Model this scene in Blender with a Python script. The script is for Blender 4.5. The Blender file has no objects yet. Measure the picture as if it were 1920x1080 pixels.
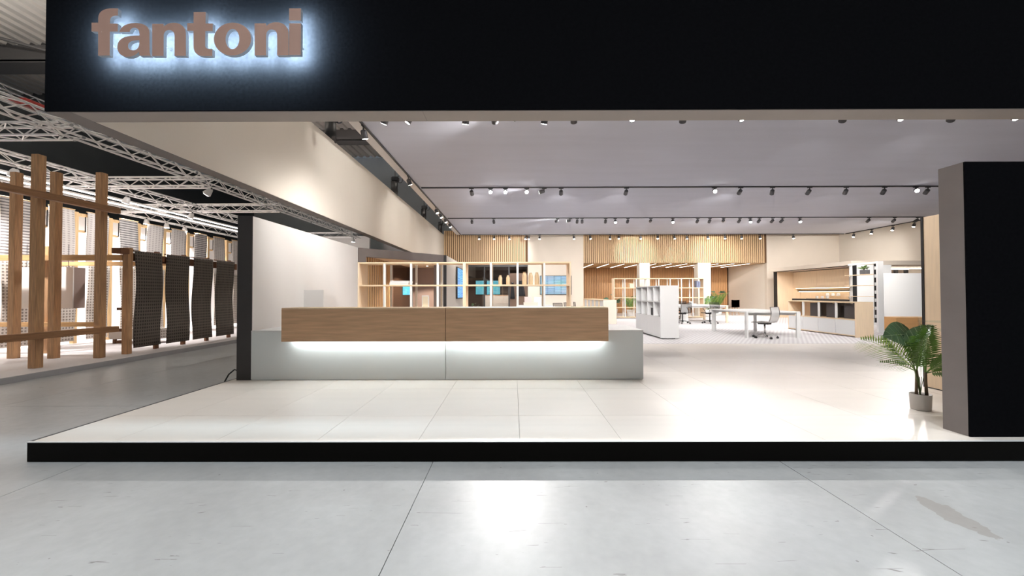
import bpy, bmesh, math, random
from mathutils import Vector, Matrix, Euler
random.seed(7)
S = bpy.context.scene
C = S.collection
PI = math.pi

# ------------------------------------------------------------------ camera, world, exposure, hall lamps
cam = bpy.data.cameras.new('camera')
cam.sensor_width = 36.0
cam.lens = 36.0 * 720.0 / 1920.0
cam.clip_end = 200
cam_o = bpy.data.objects.new('camera', cam)
C.objects.link(cam_o)
cam_o.matrix_world = (Matrix.Translation((0, 0, 1.25)) @ Matrix.Rotation(0.0028, 4, 'Z')
                      @ Matrix.Rotation(PI / 2 + 11.0 / 720.0, 4, 'X') @ Matrix.Rotation(-0.0022, 4, 'Z'))
S.camera = cam_o
S.view_settings.view_transform = 'Standard'
S.view_settings.look = 'None'
S.view_settings.gamma = 1.0
S.view_settings.use_curve_mapping = False
S.view_settings.exposure = 0.28
try:
    S.cycles.use_denoising = True
    S.cycles.max_bounces = 5
    S.cycles.diffuse_bounces = 4
    S.cycles.glossy_bounces = 3
    S.cycles.transparent_max_bounces = 12
    S.cycles.adaptive_threshold = 0.03
    S.cycles.caustics_reflective = False
    S.cycles.caustics_refractive = False
    S.cycles.sample_clamp_indirect = 4.0
except Exception:
    pass

LAMP_W = 260.0        # one track spotlight
HALL_W = 190.0        # one high-bay lamp of the hall
world = bpy.data.worlds.new('world')
S.world = world
world.use_nodes = True
world.node_tree.nodes['Background'].inputs[0].default_value = (0.80, 0.90, 1.0, 1)
world.node_tree.nodes['Background'].inputs[1].default_value = 0.10


# ------------------------------------------------------------------ materials
def _new(name):
    m = bpy.data.materials.new(name)
    m.use_nodes = True
    nt = m.node_tree
    return m, nt, nt.nodes['Principled BSDF']


def lin(r, g, b):
    f = lambda c: (c / 255 / 12.92) if c / 255 <= 0.04045 else ((c / 255 + 0.055) / 1.055) ** 2.4
    return (f(r), f(g), f(b))


def node(nt, t, **kw):
    n = nt.nodes.new(t)
    for k, v in kw.items():
        setattr(n, k, v)
    return n


def plain(name, col, rough=0.5, metal=0.0, var=0.0, scale=6.0, bump=0.0, stretch=(1, 1, 1), spec=0.5):
    m, nt, p = _new(name)
    p.inputs['Base Color'].default_value = (*col, 1)
    p.inputs['Roughness'].default_value = rough
    p.inputs['Metallic'].default_value = metal
    p.inputs['Specular IOR Level'].default_value = spec
    if var > 0 or bump > 0:
        tc = node(nt, 'ShaderNodeTexCoord')
        mp = node(nt, 'ShaderNodeMapping')
        mp.inputs['Scale'].default_value = stretch
        nz = node(nt, 'ShaderNodeTexNoise')
        nz.inputs['Scale'].default_value = scale
        nz.inputs['Detail'].default_value = 5
        nt.links.new(tc.outputs['Object'], mp.inputs[0])
        nt.links.new(mp.outputs[0], nz.inputs['Vector'])
        if var > 0:
            rp = node(nt, 'ShaderNodeValToRGB')
            rp.color_ramp.elements[0].position = 0.3
            rp.color_ramp.elements[1].position = 0.7
            rp.color_ramp.elements[0].color = (*[c * (1 - var) for c in col], 1)
            rp.color_ramp.elements[1].color = (*[min(1, c * (1 + var)) for c in col], 1)
            nt.links.new(nz.outputs['Fac'], rp.inputs[0])
            nt.links.new(rp.outputs[0], p.inputs['Base Color'])
        if bump > 0:
            b = node(nt, 'ShaderNodeBump')
            b.inputs['Strength'].default_value = bump
            b.inputs['Distance'].default_value = 0.01
            nt.links.new(nz.outputs['Fac'], b.inputs['Height'])
            nt.links.new(b.outputs[0], p.inputs['Normal'])
    return m


def wood(name, c, rough=0.5, axis='X', var=0.14, fine=60):
    s = {'X': (0.6, 9, 9), 'Y': (9, 0.6, 9), 'Z': (9, 9, 0.6)}[axis]
    return plain(name, c, rough, 0, var, 1.0 * fine / 10, 0.02, s)


def glow(name, col, strength):
    m = bpy.data.materials.new(name)
    m.use_nodes = True
    nt = m.node_tree
    nt.nodes.clear()
    e = node(nt, 'ShaderNodeEmission')
    e.inputs[0].default_value = (*col, 1)
    e.inputs[1].default_value = strength
    o = node(nt, 'ShaderNodeOutputMaterial')
    nt.links.new(e.outputs[0], o.inputs[0])
    return m


def sheer(name, col, alpha, rough=0.4, gloss=False):
    m = bpy.data.materials.new(name)
    m.use_nodes = True
    nt = m.node_tree
    nt.nodes.clear()
    t = node(nt, 'ShaderNodeBsdfTransparent')
    if gloss:
        t.inputs[0].default_value = (*col, 1)
        d = node(nt, 'ShaderNodeBsdfGlossy')
        d.inputs['Roughness'].default_value = 0.03
    else:
        d = node(nt, 'ShaderNodeBsdfDiffuse')
        d.inputs[0].default_value = (*col, 1)
    mx = node(nt, 'ShaderNodeMixShader')
    mx.inputs[0].default_value = alpha
    o = node(nt, 'ShaderNodeOutputMaterial')
    nt.links.new(t.outputs[0], mx.inputs[1])
    nt.links.new(d.outputs[0], mx.inputs[2])
    nt.links.new(mx.outputs[0], o.inputs[0])
    return m


def weave(name, dark, light, ky, kz, sharp=0.5, horizontal=1.0):
    """woven textile: rows and columns of knots"""
    m, nt, p = _new(name)
    p.inputs['Roughness'].default_value = 0.9
    tc = node(nt, 'ShaderNodeTexCoord')
    sp = node(nt, 'ShaderNodeSeparateXYZ')
    nt.links.new(tc.outputs['Object'], sp.inputs[0])
    nz = node(nt, 'ShaderNodeTexNoise')
    nz.inputs['Scale'].default_value = 14
    nt.links.new(tc.outputs['Object'], nz.inputs['Vector'])

    def sine(sock, k):
        a = node(nt, 'ShaderNodeMath', operation='MULTIPLY')
        nt.links.new(sock, a.inputs[0])
        a.inputs[1].default_value = k
        b = node(nt, 'ShaderNodeMath', operation='SINE')
        nt.links.new(a.outputs[0], b.inputs[0])
        c = node(nt, 'ShaderNodeMath', operation='MULTIPLY_ADD')
        nt.links.new(b.outputs[0], c.inputs[0])
        c.inputs[1].default_value = 0.5
        c.inputs[2].default_value = 0.5
        return c.outputs[0]
    sy = sine(sp.outputs['Y'], ky)
    sz = sine(sp.outputs['Z'], kz)
    mu = node(nt, 'ShaderNodeMath', operation='MULTIPLY')
    if horizontal > 1:
        ad = node(nt, 'ShaderNodeMath', operation='MULTIPLY_ADD')
        nt.links.new(sy, ad.inputs[0]); ad.inputs[1].default_value = 0.3; ad.inputs[2].default_value = 0.7
        nt.links.new(ad.outputs[0], mu.inputs[0])
    else:
        nt.links.new(sy, mu.inputs[0])
    nt.links.new(sz, mu.inputs[1])
    a2 = node(nt, 'ShaderNodeMath', operation='MULTIPLY_ADD')
    nt.links.new(nz.outputs['Fac'], a2.inputs[0]); a2.inputs[1].default_value = 0.35
    nt.links.new(mu.outputs[0], a2.inputs[2])
    rp = node(nt, 'ShaderNodeValToRGB')
    rp.color_ramp.elements[0].position = sharp - 0.15
    rp.color_ramp.elements[1].position = sharp + 0.15
    rp.color_ramp.elements[0].color = (*light, 1)
    rp.color_ramp.elements[1].color = (*dark, 1)
    nt.links.new(a2.outputs[0], rp.inputs[0])
    nt.links.new(rp.outputs[0], p.inputs['Base Color'])
    bm_ = node(nt, 'ShaderNodeBump')
    bm_.inputs['Strength'].default_value = 0.5
    bm_.inputs['Distance'].default_value = 0.01
    nt.links.new(mu.outputs[0], bm_.inputs['Height'])
    nt.links.new(bm_.outputs[0], p.inputs['Normal'])
    return m


def screen_mat(name, c1, c2, c3, strength, sx, sz):
    m = bpy.data.materials.new(name)
    m.use_nodes = True
    nt = m.node_tree
    nt.nodes.clear()
    tc = node(nt, 'ShaderNodeTexCoord')
    mp = node(nt, 'ShaderNodeMapping')
    mp.inputs['Scale'].default_value = (sx, sx, sz)
    br = node(nt, 'ShaderNodeTexBrick')
    br.inputs['Scale'].default_value = 1.0
    br.inputs['Color1'].default_value = (*c1, 1)
    br.inputs['Color2'].default_value = (*c2, 1)
    br.inputs['Mortar'].default_value = (*c3, 1)
    br.inputs['Mortar Size'].default_value = 0.05
    br.inputs['Brick Width'].default_value = 0.9
    nz = node(nt, 'ShaderNodeTexNoise')
    nz.inputs['Scale'].default_value = 2.2
    mx = node(nt, 'ShaderNodeMixRGB', blend_type='MULTIPLY')
    mx.inputs[0].default_value = 0.5
    nt.links.new(tc.outputs['Generated'], mp.inputs[0])
    sep = node(nt, 'ShaderNodeSeparateXYZ')
    cmb = node(nt, 'ShaderNodeCombineXYZ')
    ad = node(nt, 'ShaderNodeMath', operation='ADD')
    nt.links.new(mp.outputs[0], sep.inputs[0])
    nt.links.new(sep.outputs[0], ad.inputs[0]); nt.links.new(sep.outputs[1], ad.inputs[1])
    nt.links.new(ad.outputs[0], cmb.inputs[0]); nt.links.new(sep.outputs[2], cmb.inputs[1])
    nt.links.new(cmb.outputs[0], br.inputs['Vector'])
    nt.links.new(tc.outputs['Generated'], nz.inputs['Vector'])
    nt.links.new(br.outputs[0], mx.inputs[1])
    nt.links.new(nz.outputs['Color'], mx.inputs[2])
    e = node(nt, 'ShaderNodeEmission')
    e.inputs[1].default_value = strength
    nt.links.new(mx.outputs[0], e.inputs[0])
    o = node(nt, 'ShaderNodeOutputMaterial')
    nt.links.new(e.outputs[0], o.inputs[0])
    return m


def concrete():
    m, nt, p = _new('polished_concrete')
    p.inputs['Specular IOR Level'].default_value = 0.3
    geo = node(nt, 'ShaderNodeNewGeometry')
    n1 = node(nt, 'ShaderNodeTexNoise'); n1.inputs['Scale'].default_value = 0.9; n1.inputs['Detail'].default_value = 8
    n2 = node(nt, 'ShaderNodeTexNoise'); n2.inputs['Scale'].default_value = 14; n2.inputs['Detail'].default_value = 6
    nt.links.new(geo.outputs['Position'], n1.inputs['Vector'])
    nt.links.new(geo.outputs['Position'], n2.inputs['Vector'])
    r1 = node(nt, 'ShaderNodeValToRGB')
    r1.color_ramp.elements[0].position = 0.3; r1.color_ramp.elements[1].position = 0.72
    r1.color_ramp.elements[0].color = (0.33, 0.335, 0.335, 1)
    r1.color_ramp.elements[1].color = (0.42, 0.43, 0.435, 1)
    nt.links.new(n1.outputs['Fac'], r1.inputs[0])
    mix = node(nt, 'ShaderNodeMixRGB', blend_type='OVERLAY'); mix.inputs[0].default_value = 0.12
    nt.links.new(r1.outputs[0], mix.inputs[1]); nt.links.new(n2.outputs['Fac'], mix.inputs[2])
    last = mix.outputs[0]
    # scratches: thin dark strokes in several directions
    for ang, sc, th, dk in ((0.35, 1.6, 0.018, 0.3), (-0.75, 1.5, 0.016, 0.3), (1.25, 1.9, 0.018, 0.35), (2.2, 2.6, 0.022, 0.4)):
        mp = node(nt, 'ShaderNodeMapping')
        mp.inputs['Rotation'].default_value = (0, 0, ang)
        mp.inputs['Scale'].default_value = (sc * 0.9, sc * 9, 1)
        nt.links.new(geo.outputs['Position'], mp.inputs[0])
        nz = node(nt, 'ShaderNodeTexNoise'); nz.inputs['Scale'].default_value = 1.7; nz.inputs['Detail'].default_value = 2
        nt.links.new(mp.outputs[0], nz.inputs['Vector'])
        vo = node(nt, 'ShaderNodeTexVoronoi', feature='DISTANCE_TO_EDGE')
        vo.inputs['Scale'].default_value = 1.1
        nt.links.new(mp.outputs[0], vo.inputs['Vector'])
        lt = node(nt, 'ShaderNodeMath', operation='LESS_THAN'); lt.inputs[1].default_value = th
        nt.links.new(vo.outputs['Distance'], lt.inputs[0])
        gt = node(nt, 'ShaderNodeMath', operation='GREATER_THAN'); gt.inputs[1].default_value = 0.705
        nt.links.new(nz.outputs['Fac'], gt.inputs[0])
        mu = node(nt, 'ShaderNodeMath', operation='MULTIPLY')
        nt.links.new(lt.outputs[0], mu.inputs[0]); nt.links.new(gt.outputs[0], mu.inputs[1])
        m2 = node(nt, 'ShaderNodeMath', operation='MULTIPLY'); m2.inputs[1].default_value = 1 - dk
        nt.links.new(mu.outputs[0], m2.inputs[0])
        mm = node(nt, 'ShaderNodeMixRGB'); mm.inputs[2].default_value = (0.12, 0.11, 0.10, 1)
        nt.links.new(m2.outputs[0], mm.inputs[0]); nt.links.new(last, mm.inputs[1])
        last = mm.outputs[0]
    # specks
    vo = node(nt, 'ShaderNodeTexVoronoi'); vo.inputs['Scale'].default_value = 5.0
    nt.links.new(geo.outputs['Position'], vo.inputs['Vector'])
    lt = node(nt, 'ShaderNodeMath', operation='LESS_THAN'); lt.inputs[1].default_value = 0.035
    nt.links.new(vo.outputs['Distance'], lt.inputs[0])
    m2 = node(nt, 'ShaderNodeMath', operation='MULTIPLY'); m2.inputs[1].default_value = 0.6
    nt.links.new(lt.outputs[0], m2.inputs[0])
    mm = node(nt, 'ShaderNodeMixRGB'); mm.inputs[2].default_value = (0.10, 0.09, 0.08, 1)
    nt.links.new(m2.outputs[0], mm.inputs[0]); nt.links.new(last, mm.inputs[1])
    last = mm.outputs[0]
    # one worn brownish patch in the aisle, ragged outline
    sub = node(nt, 'ShaderNodeVectorMath', operation='SUBTRACT'); sub.inputs[1].default_value = (2.80, 2.50, -0.17)
    nt.links.new(geo.outputs['Position'], sub.inputs[0])
    mp = node(nt, 'ShaderNodeMapping'); mp.inputs['Rotation'].default_value = (0, 0, -0.2); mp.inputs['Scale'].default_value = (6.5, 2.9, 1)
    nt.links.new(sub.outputs[0], mp.inputs[0])
    ln = node(nt, 'ShaderNodeVectorMath', operation='LENGTH')
    nt.links.new(mp.outputs[0], ln.inputs[0])
    nz = node(nt, 'ShaderNodeTexNoise'); nz.inputs['Scale'].default_value = 9; nz.inputs['Detail'].default_value = 4
    nt.links.new(geo.outputs['Position'], nz.inputs['Vector'])
    ad = node(nt, 'ShaderNodeMath', operation='MULTIPLY_ADD'); ad.inputs[1].default_value = 1.6
    nt.links.new(nz.outputs['Fac'], ad.inputs[0]); nt.links.new(ln.outputs['Value'], ad.inputs[2])
    lt = node(nt, 'ShaderNodeMath', operation='LESS_THAN'); lt.inputs[1].default_value = 1.35
    nt.links.new(ad.outputs[0], lt.inputs[0])
    m2 = node(nt, 'ShaderNodeMath', operation='MULTIPLY'); m2.inputs[1].default_value = 0.55
    nt.links.new(lt.outputs[0], m2.inputs[0])
    mm = node(nt, 'ShaderNodeMixRGB'); mm.inputs[2].default_value = (0.24, 0.215, 0.19, 1)
    nt.links.new(m2.outputs[0], mm.inputs[0]); nt.links.new(last, mm.inputs[1])
    nt.links.new(mm.outputs[0], p.inputs['Base Color'])
    rr = node(nt, 'ShaderNodeMapRange'); rr.inputs[3].default_value = 0.30; rr.inputs[4].default_value = 0.50
    nt.links.new(n1.outputs['Fac'], rr.inputs[0])
    nt.links.new(rr.outputs[0], p.inputs['Roughness'])
    bp = node(nt, 'ShaderNodeBump'); bp.inputs['Strength'].default_value = 0.06; bp.inputs['Distance'].default_value = 0.01
    nt.links.new(n2.outputs['Fac'], bp.inputs['Height'])
    nt.links.new(bp.outputs[0], p.inputs['Normal'])
    return m


def ribbed_carpet():
    m, nt, p = _new('ribbed_carpet')
    p.inputs['Roughness'].default_value = 0.95
    geo = node(nt, 'ShaderNodeNewGeometry')
    mp = node(nt, 'ShaderNodeMapping'); mp.inputs['Rotation'].default_value = (0, 0, 0.62)
    nt.links.new(geo.outputs['Position'], mp.inputs[0])
    wv = node(nt, 'ShaderNodeTexWave'); wv.inputs['Scale'].default_value = 3.2; wv.inputs['Distortion'].default_value = 0.4
    nt.links.new(mp.outputs[0], wv.inputs['Vector'])
    rp = node(nt, 'ShaderNodeValToRGB')
    rp.color_ramp.elements[0].color = (0.68, 0.65, 0.66, 1)
    rp.color_ramp.elements[1].color = (0.82, 0.80, 0.80, 1)
    nt.links.new(wv.outputs['Fac'], rp.inputs[0])
    nt.links.new(rp.outputs[0], p.inputs['Base Color'])
    return m


MAT = dict(
    black_felt=plain('black_felt', (0.0055, 0.0055, 0.0065), 1.0, var=0.2, scale=40, spec=0.0),
    charcoal=plain('charcoal_laminate', lin(112, 104, 101), 0.6, var=0.06, scale=4),
    soffit=plain('bounce_lit_soffit', lin(150, 140, 134), 0.6, var=0.04, scale=3),  # lighter charcoal: floor bounce light put into the underside's colour
    charcoal_end=plain('dark_charcoal_laminate', lin(62, 58, 57), 0.6, var=0.06, scale=4),
    black_gloss=plain('black_skirting', (0.0035, 0.003, 0.0025), 0.35, spec=0.05),
    white_wall=plain('white_panel', (0.80, 0.775, 0.75), 0.6, var=0.02, scale=1.2),
    cream_wall=plain('cream_panel', (0.76, 0.70, 0.62), 0.6, var=0.02, scale=1.0),
    beige_wall=plain('beige_panel', (0.68, 0.60, 0.51), 0.65, var=0.02, scale=1.0),
    tile=plain('cream_porcelain', (0.72, 0.665, 0.61), 0.42, var=0.03, scale=2.2, stretch=(0.4, 2.2, 1)),
    grout=plain('grout', (0.35, 0.32, 0.29), 0.9),
    ceiling=plain('grey_ceiling_fabric', (0.49, 0.50, 0.575), 0.9, var=0.03, scale=1.5, stretch=(0.3, 2, 1)),
    ceiling_spill_edge=plain('spill_lit_ceiling_edge', (0.72, 0.68, 0.66), 0.7),  # lamp spill along the ceiling edge put into a paler colour
    white_gloss=plain('white_lacquer', (0.83, 0.83, 0.83), 0.25),
    white_matt=plain('white_laminate', (0.82, 0.82, 0.81), 0.5),
    sage_white=plain('cool_white_laminate', (0.83, 0.86, 0.85), 0.45),
    oak=wood('oak_veneer', lin(208, 167, 130), 0.45, 'X', 0.13, 40),
    oak_v=wood('oak_veneer_upright', lin(205, 168, 124), 0.5, 'Z', 0.10, 40),
    slat_wood=wood('oak_slat', lin(204, 172, 132), 0.5, 'Z', 0.15, 40),
    slat_back=plain('dark_slat_backing', lin(92, 66, 42), 0.9),
    slat_warm=wood('warm_oak_slat', lin(193, 146, 100), 0.5, 'Z', 0.14, 40),
    pale_oak=wood('pale_oak', lin(236, 212, 182), 0.5, 'Z', 0.05, 40),
    pale_oak_y=wood('pale_oak_flat', lin(232, 206, 172), 0.5, 'Y', 0.05, 40),
    timber=wood('brown_timber', lin(192, 150, 110), 0.7, 'Z', 0.25, 50),
    timber_y=wood('brown_timber_beam', lin(150, 110, 76), 0.7, 'Y', 0.25, 50),
    timber_x=wood('light_timber_beam', lin(205, 163, 112), 0.7, 'X', 0.2, 50),
    pine=wood('pine_post', lin(224, 190, 142), 0.7, 'Z', 0.12, 50),
    timber_dark=wood('dark_timber_block', lin(112, 72, 46), 0.7, 'Y', 0.2, 50),
    black=plain('black_metal', (0.012, 0.012, 0.013), 0.45),
    dark_grey=plain('dark_grey_metal', (0.06, 0.06, 0.065), 0.45, 0.3),
    alu=plain('aluminium', (0.84, 0.83, 0.82), 0.4, 0.25),
    alu_dark=plain('dull_aluminium', (0.30, 0.31, 0.32), 0.45, 0.6),
    chrome=plain('chrome', (0.75, 0.74, 0.73), 0.12, 1.0),
    concrete=concrete(),
    carpet=ribbed_carpet(),
    hall_dark=plain('dark_hall_cladding', (0.038, 0.045, 0.050), 0.85, var=0.2, scale=0.4),
    hall_grey=plain('grey_hall_cladding', (0.62, 0.66, 0.67), 0.8, var=0.1, scale=0.4),
    roof=plain('corrugated_steel', (0.72, 0.68, 0.63), 0.6, 0.0, var=0.1, scale=0.6),
    steel_beam=plain('roof_steel', (0.16, 0.15, 0.145), 0.6),
    lens=glow('lamp_lens', (1.0, 0.97, 0.92), 26),
    led_cool=glow('cool_led', (0.82, 0.95, 1.0), 34),
    led_warm=glow('warm_led', (1.0, 0.85, 0.62), 6),
    led_white=glow('white_led', (1.0, 0.93, 0.84), 7.5),
    led_tube=glow('led_tube', (1.0, 0.97, 0.93), 5),
    sign_face=plain('bronze_face', lin(184, 147, 132), 0.55, var=0.05, scale=3),
    sign_side=plain('sign_return', (0.55, 0.58, 0.62), 0.4),
    sign_back=glow('sign_backlight', (0.60, 0.84, 1.0), 330),
    glass=sheer('clear_glass', (0.93, 0.97, 0.96), 0.10, gloss=True),
    smoked=sheer('smoked_glass', (0.80, 0.77, 0.74), 0.10, gloss=True),
    mesh_white=sheer('white_mesh', (0.86, 0.85, 0.84), 0.78),
    mesh_black=sheer('black_mesh', (0.03, 0.03, 0.03), 0.60),
    mauve=plain('mauve_panel', lin(150, 130, 122), 0.8, var=0.03, scale=2),
    brown_panel=plain('brown_panel', lin(104, 82, 68), 0.7, var=0.05, scale=2),
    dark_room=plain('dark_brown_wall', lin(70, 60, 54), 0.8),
    pot=plain('grey_plastic_pot', (0.50, 0.47, 0.44), 0.5),
    pot_dark=plain('dark_grey_pot', (0.10, 0.10, 0.105), 0.5),
    soil=plain('soil', (0.05, 0.032, 0.022), 0.95, bump=0.6, scale=60),
    leaf=plain('palm_green', (0.14, 0.27, 0.05), 0.4, var=0.35, scale=8),
    leaf_light=plain('light_palm_green', (0.30, 0.43, 0.08), 0.4, var=0.25, scale=8),
    leaf_dark=plain('glossy_dark_leaf', (0.085, 0.165, 0.08), 0.25, var=0.3, scale=7),
    leaf_vein=plain('pale_leaf_vein', (0.30, 0.42, 0.24), 0.4),
    leaf_blue=plain('blue_green_leaf', (0.075, 0.20, 0.13), 0.35, var=0.3, scale=7),
    stem=plain('brown_stem', (0.11, 0.075, 0.04), 0.8, var=0.3, scale=20),
    stem_green=plain('green_stem', (0.12, 0.17, 0.05), 0.6),
    weave_dark=weave('dark_woven_wool', (0.035, 0.028, 0.023), (0.115, 0.094, 0.078), 2 * PI / 0.055, 2 * PI / 0.075, 0.5),
    weave_mid=weave('taupe_woven_wool', (0.20, 0.165, 0.14), (0.50, 0.45, 0.40), 2 * PI / 0.07, 2 * PI / 0.075, 0.55),
    weave_grey=weave('grey_woven_wool', (0.20, 0.19, 0.19), (0.62, 0.59, 0.57), 2 * PI / 0.18, 2 * PI / 0.07, 0.62, 2.0),
    weave_pale=weave('pale_woven_wool', (0.46, 0.42, 0.40), (0.68, 0.64, 0.61), 2 * PI / 0.11, 2 * PI / 0.06, 0.6),
    neighbour_floor=plain('pale_platform', (0.72, 0.68, 0.68), 0.6),
    neighbour_edge=plain('grey_platform_edge', (0.42, 0.41, 0.42), 0.6),
    screen_blue=screen_mat('blue_screen', (0.10, 0.30, 0.75), (0.22, 0.48, 0.95), (0.35, 0.65, 1.0), 1.3, 2, 6),
    screen_cyan=screen_mat('cyan_screen', (0.10, 0.70, 0.90), (0.35, 0.90, 1.0), (0.15, 0.50, 0.65), 1.5, 3, 7),
    screen_photo=screen_mat('photo_screen', (0.30, 0.50, 0.62), (0.62, 0.85, 0.95), (0.20, 0.32, 0.42), 1.3, 2, 9),
    pink=plain('blush_box', (0.72, 0.60, 0.57), 0.7),
    cream=plain('cream_paper', (0.80, 0.70, 0.52), 0.7),
    book_blue=plain('slate_blue_book', lin(108, 116, 140), 0.7),
    anthracite=plain('anthracite_board', lin(74, 70, 70), 0.7),
    red=plain('red_strap', (0.45, 0.04, 0.03), 0.6),
    caramel=wood('caramel_veneer', lin(205, 158, 105), 0.5, 'X', 0.08, 40),
    coat=plain('black_cloth', (0.010, 0.010, 0.012), 0.9),
    vase_wood=wood('pale_vase_wood', lin(244, 222, 186), 0.5, 'Z', 0.06, 60),
)


# ------------------------------------------------------------------ geometry helpers
def wpos(o):
    v = Vector((0, 0, 0))
    while o is not None:
        v += o.location
        o = o.parent
    return v


class MB:
    def __init__(s):
        s.v, s.f = [], []

    def add(s, vs, fs):
        n = len(s.v)
        s.v += [tuple(v) for v in vs]
        s.f += [tuple(i + n for i in f) for f in fs]
        return s

    def hexa(s, p):
        return s.add(p, [(0, 3, 2, 1), (4, 5, 6, 7), (0, 1, 5, 4), (1, 2, 6, 5), (2, 3, 7, 6), (3, 0, 4, 7)])

    def box(s, x0, x1, y0, y1, z0, z1):
        return s.hexa([(x0, y0, z0), (x1, y0, z0), (x1, y1, z0), (x0, y1, z0),
                       (x0, y0, z1), (x1, y0, z1), (x1, y1, z1), (x0, y1, z1)])

    def slab(s, p0, p1, t, z0, z1):
        """upright slab along a ground line; t is the thickness to the left of p0->p1"""
        a, b = Vector(p0), Vector(p1)
        d = (b - a).normalized()
        n = Vector((-d.y, d.x)) * t
        q = [a, b, b + n, a + n]
        if t < 0:
            q = [a + n, b + n, b, a]
        return s.hexa([(v.x, v.y, z0) for v in q] + [(v.x, v.y, z1) for v in q])

    def tube(s, pts, r, seg=8, caps=True):
        pts = [Vector(p) for p in pts]
        rs = r if isinstance(r, (list, tuple)) else [r] * len(pts)
        n0 = len(s.v)
        prev = None
        for i, p in enumerate(pts):
            t = (pts[min(i + 1, len(pts) - 1)] - pts[max(i - 1, 0)]).normalized()
            if prev is None:
                a = Vector((0, 0, 1)) if abs(t.z) < 0.9 else Vector((1, 0, 0))
                u = t.cross(a).normalized()
            else:
                u = (prev - t * prev.dot(t)).normalized()
            prev = u
            w = t.cross(u)
            for k in range(seg):
                an = 2 * PI * k / seg
                s.v.append(tuple(p + (u * math.cos(an) + w * math.sin(an)) * rs[i]))
        for i in range(len(pts) - 1):
            for k in range(seg):
                a = n0 + i * seg + k
                b = n0 + i * seg + (k + 1) % seg
                s.f.append((a, b, b + seg, a + seg))
        if caps:
            s.f.append(tuple(n0 + k for k in range(seg))[::-1])
            m = n0 + (len(pts) - 1) * seg
            s.f.append(tuple(m + k for k in range(seg)))
        return s

    def lathe(s, prof, c=(0, 0, 0), seg=16):
        """profile of (r, z), bottom to top, closed with caps"""
        n0 = len(s.v)
        for r, z in prof:
            for k in range(seg):
                an = 2 * PI * k / seg
                s.v.append((c[0] + r * math.cos(an), c[1] + r * math.sin(an), c[2] + z))
        for i in range(len(prof) - 1):
            for k in range(seg):
                a = n0 + i * seg + k
                b = n0 + i * seg + (k + 1) % seg
                s.f.append((a, b, b + seg, a + seg))
        s.f.append(tuple(n0 + k for k in range(seg))[::-1])
        m = n0 + (len(prof) - 1) * seg
        s.f.append(tuple(m + k for k in range(seg)))
        return s

    def grid(s, fn, nu, nv, thick=None):
        """surface fn(u,v)->point, optionally a second layer for thickness"""
        n0 = len(s.v)
        P = [[Vector(fn(i / nu, j / nv)) for j in range(nv + 1)] for i in range(nu + 1)]
        for i in range(nu + 1):
            for j in range(nv + 1):
                s.v.append(tuple(P[i][j]))
        id_ = lambda i, j: n0 + i * (nv + 1) + j
        for i in range(nu):
            for j in range(nv):
                s.f.append((id_(i, j), id_(i + 1, j), id_(i + 1, j + 1), id_(i, j + 1)))
        if thick is not None:
            n1 = len(s.v)
            for i in range(nu + 1):
                for j in range(nv + 1):
                    s.v.append(tuple(P[i][j] + Vector(thick)))
            jd = lambda i, j: n1 + i * (nv + 1) + j
            for i in range(nu):
                for j in range(nv):
                    s.f.append((jd(i, j), jd(i, j + 1), jd(i + 1, j + 1), jd(i + 1, j)))
            for i in range(nu):
                s.f.append((id_(i, 0), jd(i, 0), jd(i + 1, 0), id_(i + 1, 0)))
                s.f.append((id_(i, nv), id_(i + 1, nv), jd(i + 1, nv), jd(i, nv)))
            for j in range(nv):
                s.f.append((id_(0, j), id_(0, j + 1), jd(0, j + 1), jd(0, j)))
                s.f.append((id_(nu, j), jd(nu, j), jd(nu, j + 1), id_(nu, j + 1)))
        return s

    def build(s, name, mat, parent=None, smooth=False, bevel=0.0, label=None, cat=None, group=None, kind=None, origin=None):
        if parent is not None:
            off = wpos(parent)
        elif origin is not None:
            off = Vector(origin)
        else:
            xs = [v[0] for v in s.v]; ys = [v[1] for v in s.v]; zs = [v[2] for v in s.v]
            off = Vector(((min(xs) + max(xs)) / 2, (min(ys) + max(ys)) / 2, min(zs)))
        me = bpy.data.meshes.new(name)
        me.from_pydata([(v[0] - off.x, v[1] - off.y, v[2] - off.z) for v in s.v], [], s.f)
        me.validate()
        bm = bmesh.new(); bm.from_mesh(me)
        bmesh.ops.recalc_face_normals(bm, faces=bm.faces)
        if bevel > 0:
            es = [e for e in bm.edges if e.is_manifold and e.calc_face_angle(0) > 0.6]
            bmesh.ops.bevel(bm, geom=es, offset=bevel, segments=2, affect='EDGES', clamp_overlap=True)
        bm.to_mesh(me); bm.free()
        if smooth:
            me.polygons.foreach_set('use_smooth', [True] * len(me.polygons))
        me.materials.append(MAT[mat] if isinstance(mat, str) else mat)
        o = bpy.data.objects.new(name, me)
        C.objects.link(o)
        if parent is not None:
            o.parent = parent
        else:
            o.location = off
        tag(o, label, cat, group, kind)
        return o


def tag(o, label=None, cat=None, group=None, kind=None):
    if label: o['label'] = label
    if cat: o['category'] = cat
    if group: o['group'] = group
    if kind: o['kind'] = kind
    return o


def thing(name, label, cat, loc=(0, 0, 0), group=None, kind=None):
    o = bpy.data.objects.new(name, None)
    o.empty_display_size = 0.1
    C.objects.link(o)
    o.location = loc
    return tag(o, label, cat, group, kind)


def bx(name, mat, parent, x0, x1, y0, y1, z0, z1, bevel=0.0, **kw):
    return MB().box(x0, x1, y0, y1, z0, z1).build(name, mat, parent, bevel=bevel, **kw)


def copy_tree(o, parent=None):
    c = o.copy()
    C.objects.link(c)
    if parent is not None:
        c.parent = parent
    for ch in list(o.children):
        copy_tree(ch, c)
    return c


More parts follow.
